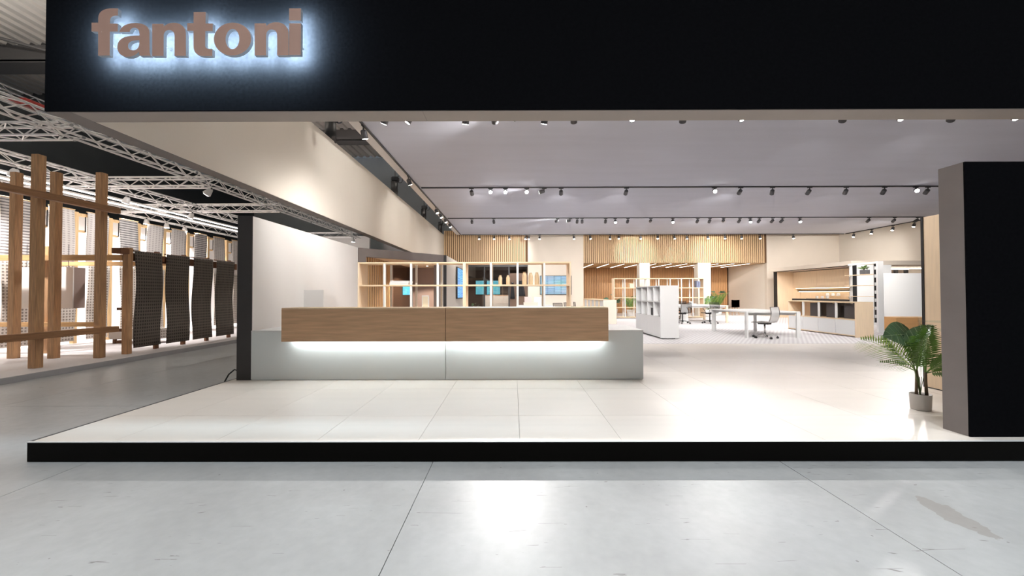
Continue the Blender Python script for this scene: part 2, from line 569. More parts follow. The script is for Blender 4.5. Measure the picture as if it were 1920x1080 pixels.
def inst(name, me, parent, loc, scale=None, rot=None):
    o = bpy.data.objects.new(name, me)
    C.objects.link(o)
    o.parent = parent
    o.location = loc
    if scale: o.scale = scale
    if rot: o.rotation_euler = rot
    return o


def unit_box(mat, name='piece'):
    """a box 1x1x1 with its corner at the origin, to be shared and scaled"""
    o = MB().box(0, 1, 0, 1, 0, 1).build(name, mat, None, origin=(0, 0, 0))
    me = o.data
    bpy.data.objects.remove(o)
    return me


ORD = ['first', 'second', 'third', 'fourth', 'fifth', 'sixth', 'seventh', 'eighth', 'ninth', 'tenth', 'eleventh', 'twelfth',
       'thirteenth', 'fourteenth', 'fifteenth', 'sixteenth', 'seventeenth', 'eighteenth', 'nineteenth', 'twentieth',
       'twenty-first', 'twenty-second', 'twenty-third', 'twenty-fourth', 'twenty-fifth']

# ------------------------------------------------------------------ the hall: floor, roof, walls, high-bay lamps
HZ = -0.17
floor = thing('floor', 'worn grey polished concrete floor of the exhibition hall', 'floor', (0, 0, HZ), kind='structure')
bx('slab_bed', 'black', floor, -34, 26, -9, 36, HZ - 0.12, HZ - 0.02)
xs = [-0.68 + 2.93 * k for k in range(-11, 9)]
ys = [4.9 + 6.0 * k for k in range(-2, 6)]
slab_me = unit_box('concrete', 'concrete_slab')
for i in range(len(xs) - 1):
    for j in range(len(ys) - 1):
        inst('concrete_slab', slab_me, floor, (xs[i] + 0.0025, ys[j] + 0.0025, -0.06), (2.925, 5.995, 0.06))

roof = thing('ceiling_hall', 'corrugated metal roof of the exhibition hall high above', 'roof', (0, 0, 12), kind='structure')


def corrugated(y0, y1, z):
    mb = MB()
    n = 110
    pts = []
    for i in range(n + 1):
        x = -30 + i * 0.5
        pts += [(x, 0.0), (x + 0.20, 0.0), (x + 0.25, 0.11), (x + 0.45, 0.11)]
    vs, fs = [], []
    for (x, dz) in pts:
        vs += [(x, y0, z + dz), (x, y1, z + dz)]
    for i in range(len(pts) - 1):
        fs.append((2 * i, 2 * i + 1, 2 * i + 3, 2 * i + 2))
    mb.add(vs, fs)
    return mb


for (y0, y1) in ((-9, 16.3), (17.2, 20.4), (21.4, 24.9), (25.6, 30)):
    corrugated(y0, y1, 12).build('roof_sheet', 'roof', roof)
for (y0, y1) in ((16.3, 17.2), (20.4, 21.4), (24.9, 25.6)):
    mb = MB().box(-30, 25, y0, y0 + 0.12, 11.3, 12.05).box(-30, 25, y0, y1, 11.25, 11.37)
    mb.box(-30, 25, y0, y1, 12.02, 12.1)
    mb.build('roof_beam', 'steel_beam', roof)
for (a, b) in (((-24, 13, 11.8), (-12.5, 21, 11.2)), ((-22, 20.6, 11.8), (-13, 22.5, 11.3)), ((-19, 16.8, 11.3), (-17, 21, 11.3))):
    MB().tube([a, b], 0.06, 6).build('tie_rod', 'steel_beam', roof)
bx('wall_hall_back', 'hall_grey', None, -34, 26, 31, 31.3, HZ, 12.3, kind='structure', label='blue grey cladding wall at the far end of the hall', cat='wall')
bx('wall_hall_left', 'hall_dark', None, -21.3, -21, 6, 31, HZ, 9.3, kind='structure', label='dark drape wall beyond the neighbouring stand', cat='wall')

for i, (x, y) in enumerate(((-3.2, -2.2), (1.5, -2.0), (6.2, -1.2), (1.0, -7.0))):
    t = thing('high_bay_lamp', 'round high-bay hall lamp above the aisle, %s of four' % ORD[i], 'lamp', (x, y, 10.2), group='high-bay lamps of the hall')
    MB().lathe([(0.42, 0.0), (0.44, 0.03), (0.20, 0.30), (0.12, 0.55), (0.10, 0.70)], (x, y, 10.2), 20).build('housing', 'dark_grey', t, True)
    MB().lathe([(0.36, -0.02), (0.36, -0.005)], (x, y, 10.2), 20).build('diffuser', 'lens', t)
    MB().tube([(x, y, 10.85), (x, y, 12.0)], 0.012, 6).build('hanger', 'dark_grey', t)
    L = bpy.data.lights.new('high_bay_light', 'AREA'); L.shape = 'DISK'; L.size = 0.9
    L.energy = HALL_W; L.color = (0.90, 0.96, 1.0); L.spread = math.radians(105)
    lo = bpy.data.objects.new('high_bay_light', L); C.objects.link(lo); lo.parent = t; lo.location = (0, 0, -0.06)

for i, (x, y) in enumerate(((-10.0, 4.5), (-17.0, 9.0), (1.0, 12.0))):  # unseen fill lights added to brighten the hall roof
    t = thing('added_roof_fill', 'added unseen fill light hanging under the hall roof, %s of three' % ORD[i], 'lamp', (x, y, 10.0), group='added fill lights under the hall roof')
    bx('trough', 'dark_grey', t, x - 0.2, x + 0.2, y - 0.9, y + 0.9, 9.9, 9.99)
    bx('diffuser', 'led_white', t, x - 0.18, x + 0.18, y - 0.88, y + 0.88, 9.991, 10.0)
    for dy in (-0.7, 0.7):
        MB().tube([(x + 0.19, y + dy, 9.95), (x + 0.19, y + dy, 12.0)], 0.008, 5).build('hanger', 'dark_grey', t)
    L = bpy.data.lights.new('roof_fill_light', 'AREA'); L.shape = 'RECTANGLE'; L.size = 0.36; L.size_y = 1.7
    L.energy = 550 if i < 2 else 1300; L.color = (1.0, 0.97, 0.92)
    lo = bpy.data.objects.new('roof_fill_light', L); C.objects.link(lo); lo.parent = t; lo.location = (0, 0, 0.03); lo.rotation_euler = (PI, 0, 0)

# ------------------------------------------------------------------ the stand: platform, walls, ceiling
XL, XI = -4.03, -3.82            # outer and inner face of the side wall and side beam
YF, YB = 3.27, 21.2              # front plane and back wall
XR = 18.0
plat = thing('floor_platform', 'raised cream tiled platform of the stand with black skirting', 'platform', (0, YF, HZ), kind='structure')
bx('platform_bed', 'grout', plat, -4.12, XR + 0.2, YF + 0.02, 25.2, HZ + 0.002, -0.016)
bx('skirting', 'black_gloss', plat, -4.13, 6.5, YF, YF + 0.02, HZ + 0.004, -0.004)
bx('skirting', 'black_gloss', plat, -4.13, -4.11, YF + 0.02, 24, HZ + 0.004, -0.004)
bx('edge_trim', 'alu', plat, -4.135, 6.5, YF - 0.004, YF + 0.018, -0.004, 0.002)
bx('edge_trim', 'dark_grey', plat, -4.135, -4.112, YF + 0.018, 24, -0.004, 0.002)
tx = [-4.11] + [0.055 + 0.868 * k for k in range(-4, 21)] + [XR]
ty = [YF + 0.018, 3.97, 5.08, 6.19, 7.30, 8.41, 9.56]
tile_me = unit_box('tile', 'tile')
for i in range(len(tx) - 1):
    for j in range(len(ty) - 1):
        inst('tile', tile_me, plat, (tx[i] + 0.0015, ty[j] + 0.0015 - YF, -HZ - 0.015),
             (tx[i + 1] - tx[i] - 0.003, ty[j + 1] - ty[j] - 0.003, 0.015 + random.uniform(0, 0.0004)))
bx('carpet', 'carpet', None, -3.8, XR - 0.02, 9.56, YB - 0.02, -0.0155, 0.003, label='pale grey diagonally ribbed carpet across the rear office area', cat='carpet')

bx('rear_deck', 'carpet', plat, -3.8, XR - 0.02, YB - 0.019, 25.0, -0.0155, 0.003)
# front fascia
wf = thing('wall_front', 'black front fascia above the stand entrance', 'wall', (0, YF, 2.83), kind='structure')
bx('fascia_body', 'charcoal', wf, XL, 12, YF + 0.012, YF + 0.21, 2.83, 4.55)
bx('lit_soffit_panel', 'soffit', wf, XL + 0.22, -0.78, YF + 0.013, YF + 0.208, 2.826, 2.83)
bx('lit_soffit_panel', 'soffit', wf, -0.777, 12, YF + 0.013, YF + 0.208, 2.826, 2.83)
bx('fascia_cladding', 'black_felt', wf, XL, 12, YF, YF + 0.012, 2.832, 4.55)
# side beam
wb = thing('wall_side_beam', 'cream inner face of the long high side beam', 'wall', (XL, YF, 2.83), kind='structure')
bx('beam_body', 'charcoal', wb, XL, XI - 0.012, YF + 0.21, YB, 2.83, 4.52)
bx('beam_face', 'cream_wall', wb, XI - 0.012, XI, YF + 0.212, YB, 2.834, 4.52)
# low left wall
wl = thing('wall_left', 'white partition wall beside the reception desk', 'wall', (XI, 5.6, 0), kind='structure')
bx('wall_body', 'white_wall', wl, XL, XI, 5.615, 9.44, 0.0, 2.4)
bx('end_cap', 'charcoal_end', wl, XL - 0.003, XI + 0.002, 5.6, 5.615, 0.0, 2.403)
# right low wall (front)
wr = thing('wall_right', 'black low wall at the right end of the platform front', 'wall', (6, 3.36, 0), kind='structure')
bx('wall_body', 'charcoal', wr, 3.96, 12, 3.372, 3.57, 0.0, 2.4)
bx('wall_cladding', 'black_felt', wr, 3.96, 12, 3.36, 3.372, 0.0, 2.4)

# ceiling of the stand
CZ = 4.42
ce = thing('ceiling', 'flat mauve grey fabric ceiling of the stand', 'ceiling', (7, 12, CZ), kind='structure')
bx('ceiling_panel', 'ceiling', ce, -2.80, XR - 0.25, 4.4, 20.5, CZ, CZ + 0.12)
bx('ceiling_spill_edge', 'ceiling_spill_edge', ce, -3.02, -2.80, 4.4, 20.5, CZ - 0.005, CZ + 0.12)

# back wall
wbk = thing('wall_back', 'beige rear wall with oak slat cladding above the openings', 'wall', (7, YB, 0), kind='structure')
bx('wall_panel', 'beige_wall', wbk, 0.82, 3.89, YB, YB + 0.2, 0.003, 4.75)
bx('wall_panel', 'beige_wall', wbk, 14.0, XR + 0.2, YB, YB + 0.2, 0.003, 4.75)
bx('slat_backing', 'slat_back', wbk, XI, 0.82, YB + 0.03, YB + 0.2, 2.95, 4.75)
bx('slat_backing', 'slat_back', wbk, 3.89, 14.0, YB + 0.03, YB + 0.2, 2.93, 4.75)
slat_me = unit_box('slat_wood', 'slat')
n = int((0.82 - XI) / 0.108)
for k in range(n):
    inst('slat', slat_me, wbk, (XI + 0.01 + k * 0.108 - 7, -0.005, 2.95), (0.070, 0.035, 1.80))
n = int((14.0 - 3.89) / 0.11)
for k in range(n):
    inst('slat', slat_me, wbk, (3.90 + k * 0.11 - 7, -0.005, 2.93), (0.070, 0.035, 1.82))
# alcove
wa = thing('wall_alcove', 'recessed alcove lined with warm oak slats under the rear wall', 'wall', (9, 25, 0), kind='structure')
bx('alcove_soffit', 'oak_v', wa, 3.89, 14.0, YB + 0.2, 25.0, 2.93, 2.98)
bx('alcove_backing', 'slat_back', wa, 3.89, 14.0, 25.0, 25.15, 0.003, 2.98)
bx('alcove_side', 'beige_wall', wa, 3.80, 3.89, YB + 0.2, 25.0, 0.003, 2.93)
bx('alcove_side', 'cream_wall', wa, 14.0, 14.1, YB + 0.2, 25.0, 0.003, 2.93)
warm_me = unit_box('slat_warm', 'slat')
n = int((14.0 - 3.89) / 0.11)
for k in range(n):
    inst('slat', warm_me, wa, (3.90 + k * 0.11 - 9, -0.035, 0.003), (0.088, 0.035, 2.92))
for i, (x0, x1) in enumerate(((6.98, 7.55), (10.2, 10.9))):
    c_ = thing('wall_column', 'square cream column under the slatted wall, %s one' % ('left' if i == 0 else 'right'), 'column', ((x0 + x1) / 2, YB + 0.2, 0), kind='structure')
    bx('column_body', 'cream_wall', c_, x0, x1, YB - 0.01, YB + 0.45, 0.003, 2.93)
# right wall
bx('wall_right_side', 'cream_wall', None, XR, XR + 0.2, 13.0, YB, 0.003, 4.75, kind='structure', label='cream side wall at the far right', cat='wall')

# ------------------------------------------------------------------ illuminated sign
sg = thing('illuminated_sign', 'backlit bronze letters reading fantoni on the black fascia', 'sign', (-2.7, YF, 3.25))
U = 3.148 / 720.0 / 8.0


def bez(p0, p1, p2, p3, n=8):
    out = []
    for i in range(1, n + 1):
        t = i / n
        out.append(tuple((1 - t) ** 3 * a + 3 * (1 - t) ** 2 * t * b + 3 * (1 - t) * t * t * c + t ** 3 * d for a, b, c, d in zip(p0, p1, p2, p3)))
    return out


def path(*segs):
    pts = [segs[0]]
    for s_ in segs[1:]:
        if isinstance(s_[0], tuple):
            pts += bez(pts[-1], s_[0], s_[1], s_[2])
        else:
            pts.append(s_)
    return pts


def ellipse(cx, cy, rx, ry, n=40):
    return [(cx + rx * math.cos(2 * PI * k / n), cy + ry * math.sin(2 * PI * k / n)) for k in range(n)]


def n_shape(dx, dy):
    pts = path((1018, 288), (1190, 288), (1196, 330), ((1240, 285), (1300, 272), (1350, 272)), ((1450, 272), (1534, 335), (1534, 450)),
               (1538, 780), (1365, 780), (1362, 470), ((1360, 410), (1320, 384), (1275, 384)), ((1225, 384), (1196, 420), (1196, 480)),
               (1198, 780), (1024, 780))
    return [(x + dx, y + dy) for x, y in pts]


LET = {
    'f': [path((200, 775), (378, 775), (375, 408), (495, 408), (495, 288), (375, 284), (375, 245),
               ((375, 185), (410, 160), (495, 162)), (495, 52), ((300, 35), (195, 80), (195, 200)), (195, 270), (94, 270), (94, 405), (197, 408))],
    'a': [path((520, 414), ((540, 320), (640, 278), (755, 278)), ((900, 278), (975, 330), (978, 430)), (984, 700), ((986, 740), (992, 765), (1003, 780)),
               (838, 780), ((828, 760), (824, 740), (822, 716)), ((770, 780), (700, 798), (650, 795)), ((560, 795), (492, 740), (492, 640)),
               ((492, 520), (600, 475), (740, 472)), (828, 470), ((828, 390), (800, 350), (752, 350)), ((700, 350), (682, 380), (678, 414))),
          path((826, 542), ((720, 542), (655, 560), (655, 630)), ((655, 680), (695, 697), (735, 697)), ((800, 697), (826, 640), (826, 590)))],
    'n': [n_shape(0, 4)],
    't': [path((1552, 283), (1648, 283), (1648, 112), (1832, 112), (1832, 290), (1942, 290), (1942, 406), (1830, 406), (1830, 620),
               ((1830, 670), (1850, 684), (1940, 682)), (1940, 786), ((1780, 800), (1654, 790), (1652, 640)), (1649, 402), (1552, 400))],
    'o': [ellipse(2244, 530, 284, 252), ellipse(2244, 530, 104, 155)],
    'n2': [n_shape(1560, 2)],
    'i': [[(3105, 292), (3285, 292), (3285, 776), (3105, 776)]],
    'dot': [[(3102, 62), (3282, 62), (3282, 250), (3102, 250)]],
}


def letter(key, loops):
    cu = bpy.data.curves.new('letter', 'CURVE')
    cu.dimensions = '2D'; cu.fill_mode = 'BOTH'; cu.extrude = 0.014
    for lp in loops:
        sp = cu.splines.new('POLY'); sp.points.add(len(lp) - 1)
        for i, (u, v) in enumerate(lp):
            v2 = v
            sp.points[i].co = ((u - 1700) * U, -(v2 - 540) * U, 0, 1)
        sp.use_cyclic_u = True
    tmp = bpy.data.objects.new('letter', cu); C.objects.link(tmp)
    dg = bpy.context.evaluated_depsgraph_get()
    me = bpy.data.meshes.new_from_object(tmp.evaluated_get(dg))
    bpy.data.objects.remove(tmp)
    me.transform(Matrix.Rotation(PI / 2, 4, 'X'))
    me.materials.clear()
    for m_ in ('sign_face', 'sign_side', 'sign_back'):
        me.materials.append(MAT[m_])
    for p in me.polygons:
        p.use_smooth = False
        p.material_index = 0 if p.normal.y < -0.7 else (2 if p.normal.y > 0.7 else 1)
    o = bpy.data.objects.new('letter', me); C.objects.link(o)
    o.parent = sg
    cx = (150 + 1700 / 8 - 962) / 720 * 3.148
    cz = 1.25 + (551 - 540 / 8) / 720 * 3.148
    o.location = Vector((cx, 3.162, cz)) - sg.location
    o['label'] = {'n2': 'second letter n', 'i': 'stem of the letter i', 'dot': 'square dot of the letter i'}.get(key, 'letter ' + key)
    return o


for key, loops in LET.items():
    letter(key, loops)
for key, u in (('f', 290), ('a', 900), ('n', 1110), ('t', 1740), ('o', 2040), ('n', 2660), ('i', 3195)):
    x = (150 + u / 8 - 962) / 720 * 3.148
    MB().tube([(x, 3.176, 3.36), (x, YF + 0.002, 3.36)], 0.008, 6).build('standoff', 'black', sg)

# ------------------------------------------------------------------ lighting rails and spotlights
def rail(label, x0, x1, y0, y1):
    t = thing('lighting_rail', label, 'rail', ((x0 + x1) / 2, (y0 + y1) / 2, CZ - 0.035), group='lighting rails under the stand ceiling')
    bx('rail_profile', 'black', t, x0, x1, y0, y1, CZ - 0.035, CZ - 0.0005)
    if x1 - x0 > y1 - y0:
        bx('rail_edge', 'dark_grey', t, x0, x1, y0 - 0.004, y0, CZ - 0.03, CZ - 0.01)
    else:
        bx('rail_edge', 'dark_grey', t, x1, x1 + 0.004, y0, y1, CZ - 0.03, CZ - 0.01)
    return t


rail('added unseen lighting rail right behind the front fascia', -2.72, 6.0, 4.73, 4.765)  # rail added out of sight to carry the fill spotlights
rail('black lighting rail nearest the front, at the top of the view', -2.72, 17.6, 6.48, 6.515)
rail('black lighting rail across the ceiling, second from the front', -2.72, 17.6, 11.33, 11.365)
rail('black lighting rail across the ceiling, third from the front', -2.72, 17.6, 15.94, 15.975)
rail('black lighting rail along the rear edge of the ceiling', -2.72, 17.6, 20.40, 20.435)
rail('black lighting rail along the left edge of the ceiling', -2.80, -2.765, 4.6, 20.4)
rail('black lighting rail along the right edge of the ceiling', 17.65, 17.685, 6.6, 20.4)

_b = MB().box(-0.07, 0.07, -0.016, 0.016, -0.022, 0.0).build('rail_adapter', 'black', None, origin=(0, 0, 0))
AD_ME = _b.data; bpy.data.objects.remove(_b)
_b = MB().box(-0.010, 0.010, -0.010, 0.010, -0.085, -0.02).build('yoke', 'black', None, origin=(0, 0, 0))
YO_ME = _b.data; bpy.data.objects.remove(_b)
_b = MB().lathe([(0.052, -0.15), (0.058, -0.15), (0.058, -0.02), (0.050, 0.0), (0.02, 0.012)], (0, 0, 0), 14).build('lamp_body', 'dark_grey', None, smooth=False, origin=(0, 0, 0))
BO_ME = _b.data; bpy.data.objects.remove(_b)
_b = MB().lathe([(0.05, -0.1535), (0.05, -0.1505)], (0, 0, 0), 14).build('lens', 'lens', None, origin=(0, 0, 0))
LE_ME = _b.data; bpy.data.objects.remove(_b)
LIGHTS = {}


def spot_data(power, cone, blend):
    k = (power, cone, blend)
    if k not in LIGHTS:
        L = bpy.data.lights.new('spot_light', 'SPOT')
        L.energy = power; L.spot_size = math.radians(cone); L.spot_blend = blend
        L.shadow_soft_size = 0.06; L.color = (1.0, 0.965, 0.93)
        LIGHTS[k] = L
    return LIGHTS[k]


def lamp(x, y, label, aim=None, power=1.0, cone=110, blend=0.7, along='X'):
    z = CZ - 0.035
    t = thing('track_spotlight', label, 'spotlight', (x, y, z), group='track spotlights under the stand ceiling')
    r = (0, 0, PI / 2) if along == 'Y' else None
    inst('rail_adapter', AD_ME, t, (0, 0, 0), rot=r)
    inst('yoke', YO_ME, t, (0, 0, 0))
    b = inst('lamp_body', BO_ME, t, (0, 0, -0.082))
    d = Vector((0, 0, -1)) if aim is None else (Vector(aim) - Vector((x, y, z - 0.1))).normalized()
    q = Vector((0, 0, -1)).rotation_difference(d)
    b.rotation_euler = q.to_euler()
    inst('lens', LE_ME, b, (0, 0, 0))
    if power > 0:
        lo = bpy.data.objects.new('spot_light', spot_data(LAMP_W * power, cone, blend))
        C.objects.link(lo); lo.parent = b; lo.location = (0, 0, -0.17)
    return t


rnd = random.Random(3)
front = [-2.15, -1.72, -0.79, -0.32, 0.14, 0.56, 1.04, 2.01, 2.91, 3.81, 5.65, 6.52, 7.5, 8.44]
for i, x in enumerate(front):
    tgt, pw, cn = (x + rnd.uniform(-.3, .3), 3.7 + rnd.uniform(-.5, .5), 0), 0.53, 105
    if i in (0, 1): tgt, pw, cn = (-3.82, 7.9 - 1.3 * i, 1.1), 0.42, 90
    if i in (2, 5): tgt, pw, cn = (x - 0.5, 7.75, 1.3), 1.1, 75
    if i == 4: tgt, pw, cn = (-3.82, 8.4, 3.2), 1.3, 62
    if i == 9: tgt, pw, cn = (5.47, 4.6, 1.0), 0.9, 80
    if i in (3, 6, 8, 10, 12): tgt, pw, cn = (x * 1.3 + 0.6, 11.8, 0.8), 2.2, 85
    lamp(x, 6.497, 'round track spotlight on the front rail, %s from the left' % ORD[i], tgt, pw, cn, 0.8)
for i, x in enumerate((-2.2, -1.2, -0.2, 0.9, 2.2)):  # unseen spotlights added to brighten the shelf and left wall
    lamp(x, 4.747, 'added fill spotlight on the unseen rail behind the fascia, %s from the left' % ORD[i], (x - 0.5 - 0.2 * i, 7.5, 1.45) if i else (-3.82, 7.3, 1.5), 0.75, 48, 0.9)
second = [-1.23, -0.66, -0.22, 0.41, 0.93, 1.43, 3.37, 5.97, 6.75, 7.69, 8.79, 9.87, 11.0, 11.92, 12.28]
for i, x in enumerate(second):
    if i in (1, 2, 3, 7, 13):
        tgt, pw = (x * 0.5, 3.0, 0.0), 2.3
    elif i == 4:
        tgt, pw = (-3.82, 13.0, 3.2), 1.5
    else:
        tgt, pw = (x * 1.12 + rnd.uniform(-1.2, 1.2), 16.6 + rnd.uniform(-1.2, 1.8), 0.6), 1.5
    lamp(x, 11.347, 'track spotlight on the second ceiling rail, %s from the left' % ORD[i], tgt, pw, 60 if i in (1, 2, 3, 4, 7, 13) else 95, 0.9)
third = [-1.71, -0.80, 1.86, 2.39, 2.68, 2.88, 3.86, 4.26, 4.79, 5.74, 6.65, 7.69, 8.2, 8.76, 9.44, 9.87, 10.26, 10.82, 11.22, 11.93, 14.81, 15.87, 16.83]
for i, x in enumerate(third):
    tgt, pw, cn = (x * 1.02 + rnd.uniform(-1, 1), YB, 1.6), (0.30 if 2 < i < 9 else 0.6), 95
    if i == 3: tgt, pw, cn = (-3.82, 17.6, 3.3), 1.6, 56
    if i in (9, 13): tgt, pw, cn = ({9: 6.7, 13: 11.0}[i], YB, 3.5), 5.0, 30
    if i == 2: tgt, pw, cn = (-0.1, YB, 3.5), 4.0, 30
    if i in (7, 10, 15, 19): tgt, pw = (x * 0.85, 12.5, 0.4), 0.6
    lamp(x, 15.957, 'small track spotlight on the third ceiling rail, %s from the left' % ORD[i], tgt, pw, cn, 0.8)
back = [-1.81, -0.99, -0.2, 0.68, 0.85, 1.42, 3.23, 4.1, 5.18, 5.64, 6.8, 7.7, 8.58, 9.24, 10.37, 11.27, 12.15, 13.14, 14.9]
for i, x in enumerate(back):
    tgt, pw = (x + rnd.uniform(-.6, .6), 19.9 + rnd.uniform(-1.2, .2), 0), 0.45
    lamp(x, 20.417, 'tiny track spotlight on the rearmost ceiling rail, %s from the left' % ORD[i], tgt, pw, 90, 0.8)
for i, y in enumerate((7.1, 10.16, 13.8, 14.6, 15.6, 16.7)):
    tgt = {0: (-2.4, 8.6, 0.2), 1: (-1.5, 12.0, 0)}.get(i, (-1.0, y, 0))
    lamp(-2.782, y, 'track spotlight on the left ceiling rail, %s from the front' % ORD[i], tgt, 0.6, 70, 0.8, 'Y')
for i, y in enumerate((16.9, 17.85, 18.9, 19.9)):
    lamp(17.667, y, 'track spotlight on the right ceiling rail, %s from the front' % ORD[i], (16.4, y, 0), 0.6, 70, 0.8, 'Y')

# ------------------------------------------------------------------ reception desk
dk = thing('reception_desk', 'long white reception desk with oak counter front lit from below', 'desk', (-1, 6, 0))
bx('front_panel', 'sage_white', dk, -3.815, -0.984, 5.59, 5.615, 0.012, 0.70, bevel=0.002)
bx('front_panel', 'sage_white', dk, -0.978, 1.887, 5.59, 5.615, 0.012, 0.70, bevel=0.002)
bx('plinth', 'white_matt', dk, -3.80, 1.875, 5.60, 6.25, 0.001, 0.012)
bx('desk_top', 'white_matt', dk, -3.815, -0.981, 5.588, 6.40, 0.70, 0.722, bevel=0.002)
bx('desk_top', 'white_matt', dk, -0.978, 1.889, 5.588, 6.40, 0.70, 0.722, bevel=0.002)
bx('side_panel', 'sage_white', dk, 1.865, 1.887, 5.615, 6.38, 0.012, 0.70)
bx('back_panel', 'white_matt', dk, -3.815, 1.865, 6.10, 6.12, 0.012, 0.70)
for (a, b) in ((-3.2, -0.938), (-0.930, 1.312)):
    w = MB().box(a, b, 5.30, 5.325, 0.596, 1.045).box(a, a + 0.02, 5.325, 5.66, 0.596, 1.045).box(b - 0.02, b, 5.325, 5.66, 0.596, 1.045)
    w.box(a, b, 5.325, 5.66, 0.61, 0.63)
    w.build('counter_front', 'oak', dk, label='oak veneer counter front')
    bx('counter_top', 'pale_oak_y', dk, a, b, 5.30, 5.66, 1.045, 1.062, bevel=0.002)
    bx('led_strip', 'led_cool', dk, a + 0.03, b - 0.03, 5.52, 5.545, 0.598, 0.609, label='cool white light strip')
    bx('counter_support', 'white_matt', dk, a + 0.1, b - 0.1, 5.625, 5.655, 0.72, 1.045)

bx('side_screen', 'white_wall', None, XI + 0.002, -3.46, 7.0, 7.03, 0.002, 1.33, label='low white return panel standing out from the left wall behind the desk', cat='panel', bevel=0.002)

# open shelf behind the desk
SY0, SY1 = 7.45, 7.89
sh = thing('open_shelf', 'long pale oak open shelf behind the reception desk', 'shelf', (-0.95, 7.67, 0))
X0, X1 = -3.02, 1.125
bay = (X1 - X0) / 8
bx('end_panel', 'pale_oak', sh, X0, X0 + 0.03, SY0, SY1, 0.002, 1.845)
bx('end_panel', 'pale_oak', sh, X1 - 0.03, X1, SY0, SY1, 0.002, 1.845)
bx('middle_panel', 'pale_oak', sh, X0 + 4 * bay - 0.028, X0 + 4 * bay + 0.028, SY0, SY1, 0.002, 1.845)
bx('top_board', 'pale_oak_y', sh, X0, X1, SY0, SY1, 1.845, 1.872)
for z in (0.06, 0.51, 0.96, 1.405):
    for (a, b) in ((X0 + 0.03, X0 + 4 * bay - 0.028), (X0 + 4 * bay + 0.028, X1 - 0.03)):
        bx('shelf_board', 'pale_oak_y', sh, a, b, SY0, SY1, z, z + 0.027)
for k in (1, 2, 3, 5, 6, 7):
    for y in (SY0 + 0.001, SY1 - 0.036):
        for (z0, z1) in ((0.087, 0.51), (0.537, 0.96), (0.987, 1.405), (1.432, 1.845)):
            bx('upright', 'white_matt', sh, X0 + k * bay - 0.019, X0 + k * bay + 0.019, y, y + 0.035, z0, z1)

for i, (x, h, r) in enumerate(((-0.255, 0.19, 0.038), (-0.10, 0.19, 0.038), (0.225, 0.255, 0.045), (0.352, 0.235, 0.045), (0.475, 0.245, 0.043))):
    t = thing('wooden_vase', ['short pale wooden vase on the shelf, left one of the low pair', 'short pale wooden vase on the shelf, right one of the low pair',
                              'tallest pale wooden vase on the shelf, left of the group of three', 'slim pale wooden vase in the middle of the group of three',
                              'pale wooden vase at the right of the group of three'][i], 'vase', (x, 7.66, 1.433), group='wooden vases on the open shelf')
    MB().lathe([(r * 0.92, 0.0), (r, 0.01), (r, h * 0.72), (r * 0.55, h * 0.94)], (x, 7.66, 1.433), 8).build('vase_body', 'vase_wood', t)
    MB().lathe([(r * 0.55, h * 0.94), (r * 0.62, h * 0.955), (r * 0.62, h)], (x, 7.66, 1.433), 8).build('vase_neck', 'vase_wood', t)
for i, (z0, dx) in enumerate(((1.433, 0), (1.472, 0.012))):
    t = thing('storage_box', ['white flat box at the bottom of the pair on the open shelf', 'white flat box lying on top of the other on the open shelf'][i], 'box', (-2.17, 7.62, z0), group='white flat boxes on the open shelf')
    bx('box_body', 'white_matt', t, -2.41 + dx, -2.04 + dx, 7.48, 7.76, z0, z0 + 0.03)
    bx('lid', 'white_matt', t, -2.412 + dx, -2.038 + dx, 7.478, 7.762, z0 + 0.0305, z0 + 0.0385)
t = thing('picture_frame', 'small white box frame standing on the lower shelf behind the desk', 'frame', (-1.72, 7.6, 0.988))
bx('frame', 'white_matt', t, -1.80, -1.665, 7.57, 7.63, 0.988, 1.222)
bx('insert', 'cream', t, -1.785, -1.68, 7.566, 7.57, 1.0, 1.205)

# ------------------------------------------------------------------ meeting booth with diagonal front
bo = thing('meeting_booth', 'dark framed meeting booth with diagonal opening behind the open shelf', 'booth', (-3, 12, 0))
A, B = Vector((-3.815, 9.46)), Vector((-2.05, 11.34))
D = (B - A).normalized()
A2, B2 = A + D * 0.20, B - D * 0.24
MB().slab(A, A2, 0.16, 0.004, 2.40).build('jamb', 'charcoal', bo)
MB().slab(B2, B, 0.16, 0.004, 2.40).build('jamb', 'charcoal', bo)
MB().slab(A2, B2, 0.16, 2.19, 2.40).build('lintel', 'charcoal', bo)
bx('side_wall', 'cream_wall', bo, -2.05, -1.98, 11.40, 16.9, 0.004, 2.40)
bx('corner_trim', 'black', bo, -2.06, -1.975, 11.34, 11.40, 0.004, 2.401)
bx('booth_ceiling', 'pale_oak_y', bo, -3.80, -2.06, 11.45, 16.8, 2.23, 2.30)
MB().add([(-3.80, 9.75, 2.23), (-3.80, 11.449, 2.23), (-2.20, 11.449, 2.23), (-3.80, 9.75, 2.30), (-3.80, 11.449, 2.30), (-2.20, 11.449, 2.30)],
         [(0, 1, 2), (3, 5, 4), (0, 3, 4, 1), (1, 4, 5, 2), (2, 5, 3, 0)]).build('booth_ceiling', 'pale_oak_y', bo)
bx('slat_backing', 'brown_panel', bo, -3.815, -3.79, 9.72, 14.4, 0.004, 2.23)
sl_me = unit_box('oak_v', 'slat')
for k in range(13):
    inst('slat', sl_me, bo, (-3.79 + 3, 9.80 + k * 0.17 - 12, 0.004), (0.03, 0.06, 2.22))
bx('back_wall', 'mauve', bo, -3.79, -2.06, 14.4, 14.5, 0.004, 2.23)
bx('inner_lining', 'mauve', bo, -2.075, -2.052, 11.45, 14.4, 0.004, 2.23)
bx('glass_door', 'smoked', bo, -3.775, -3.765, 12.1, 14.2, 0.02, 2.2, label='dark glass door')
bx('door_stile', 'black', bo, -3.785, -3.755, 14.2, 14.38, 0.004, 2.22)
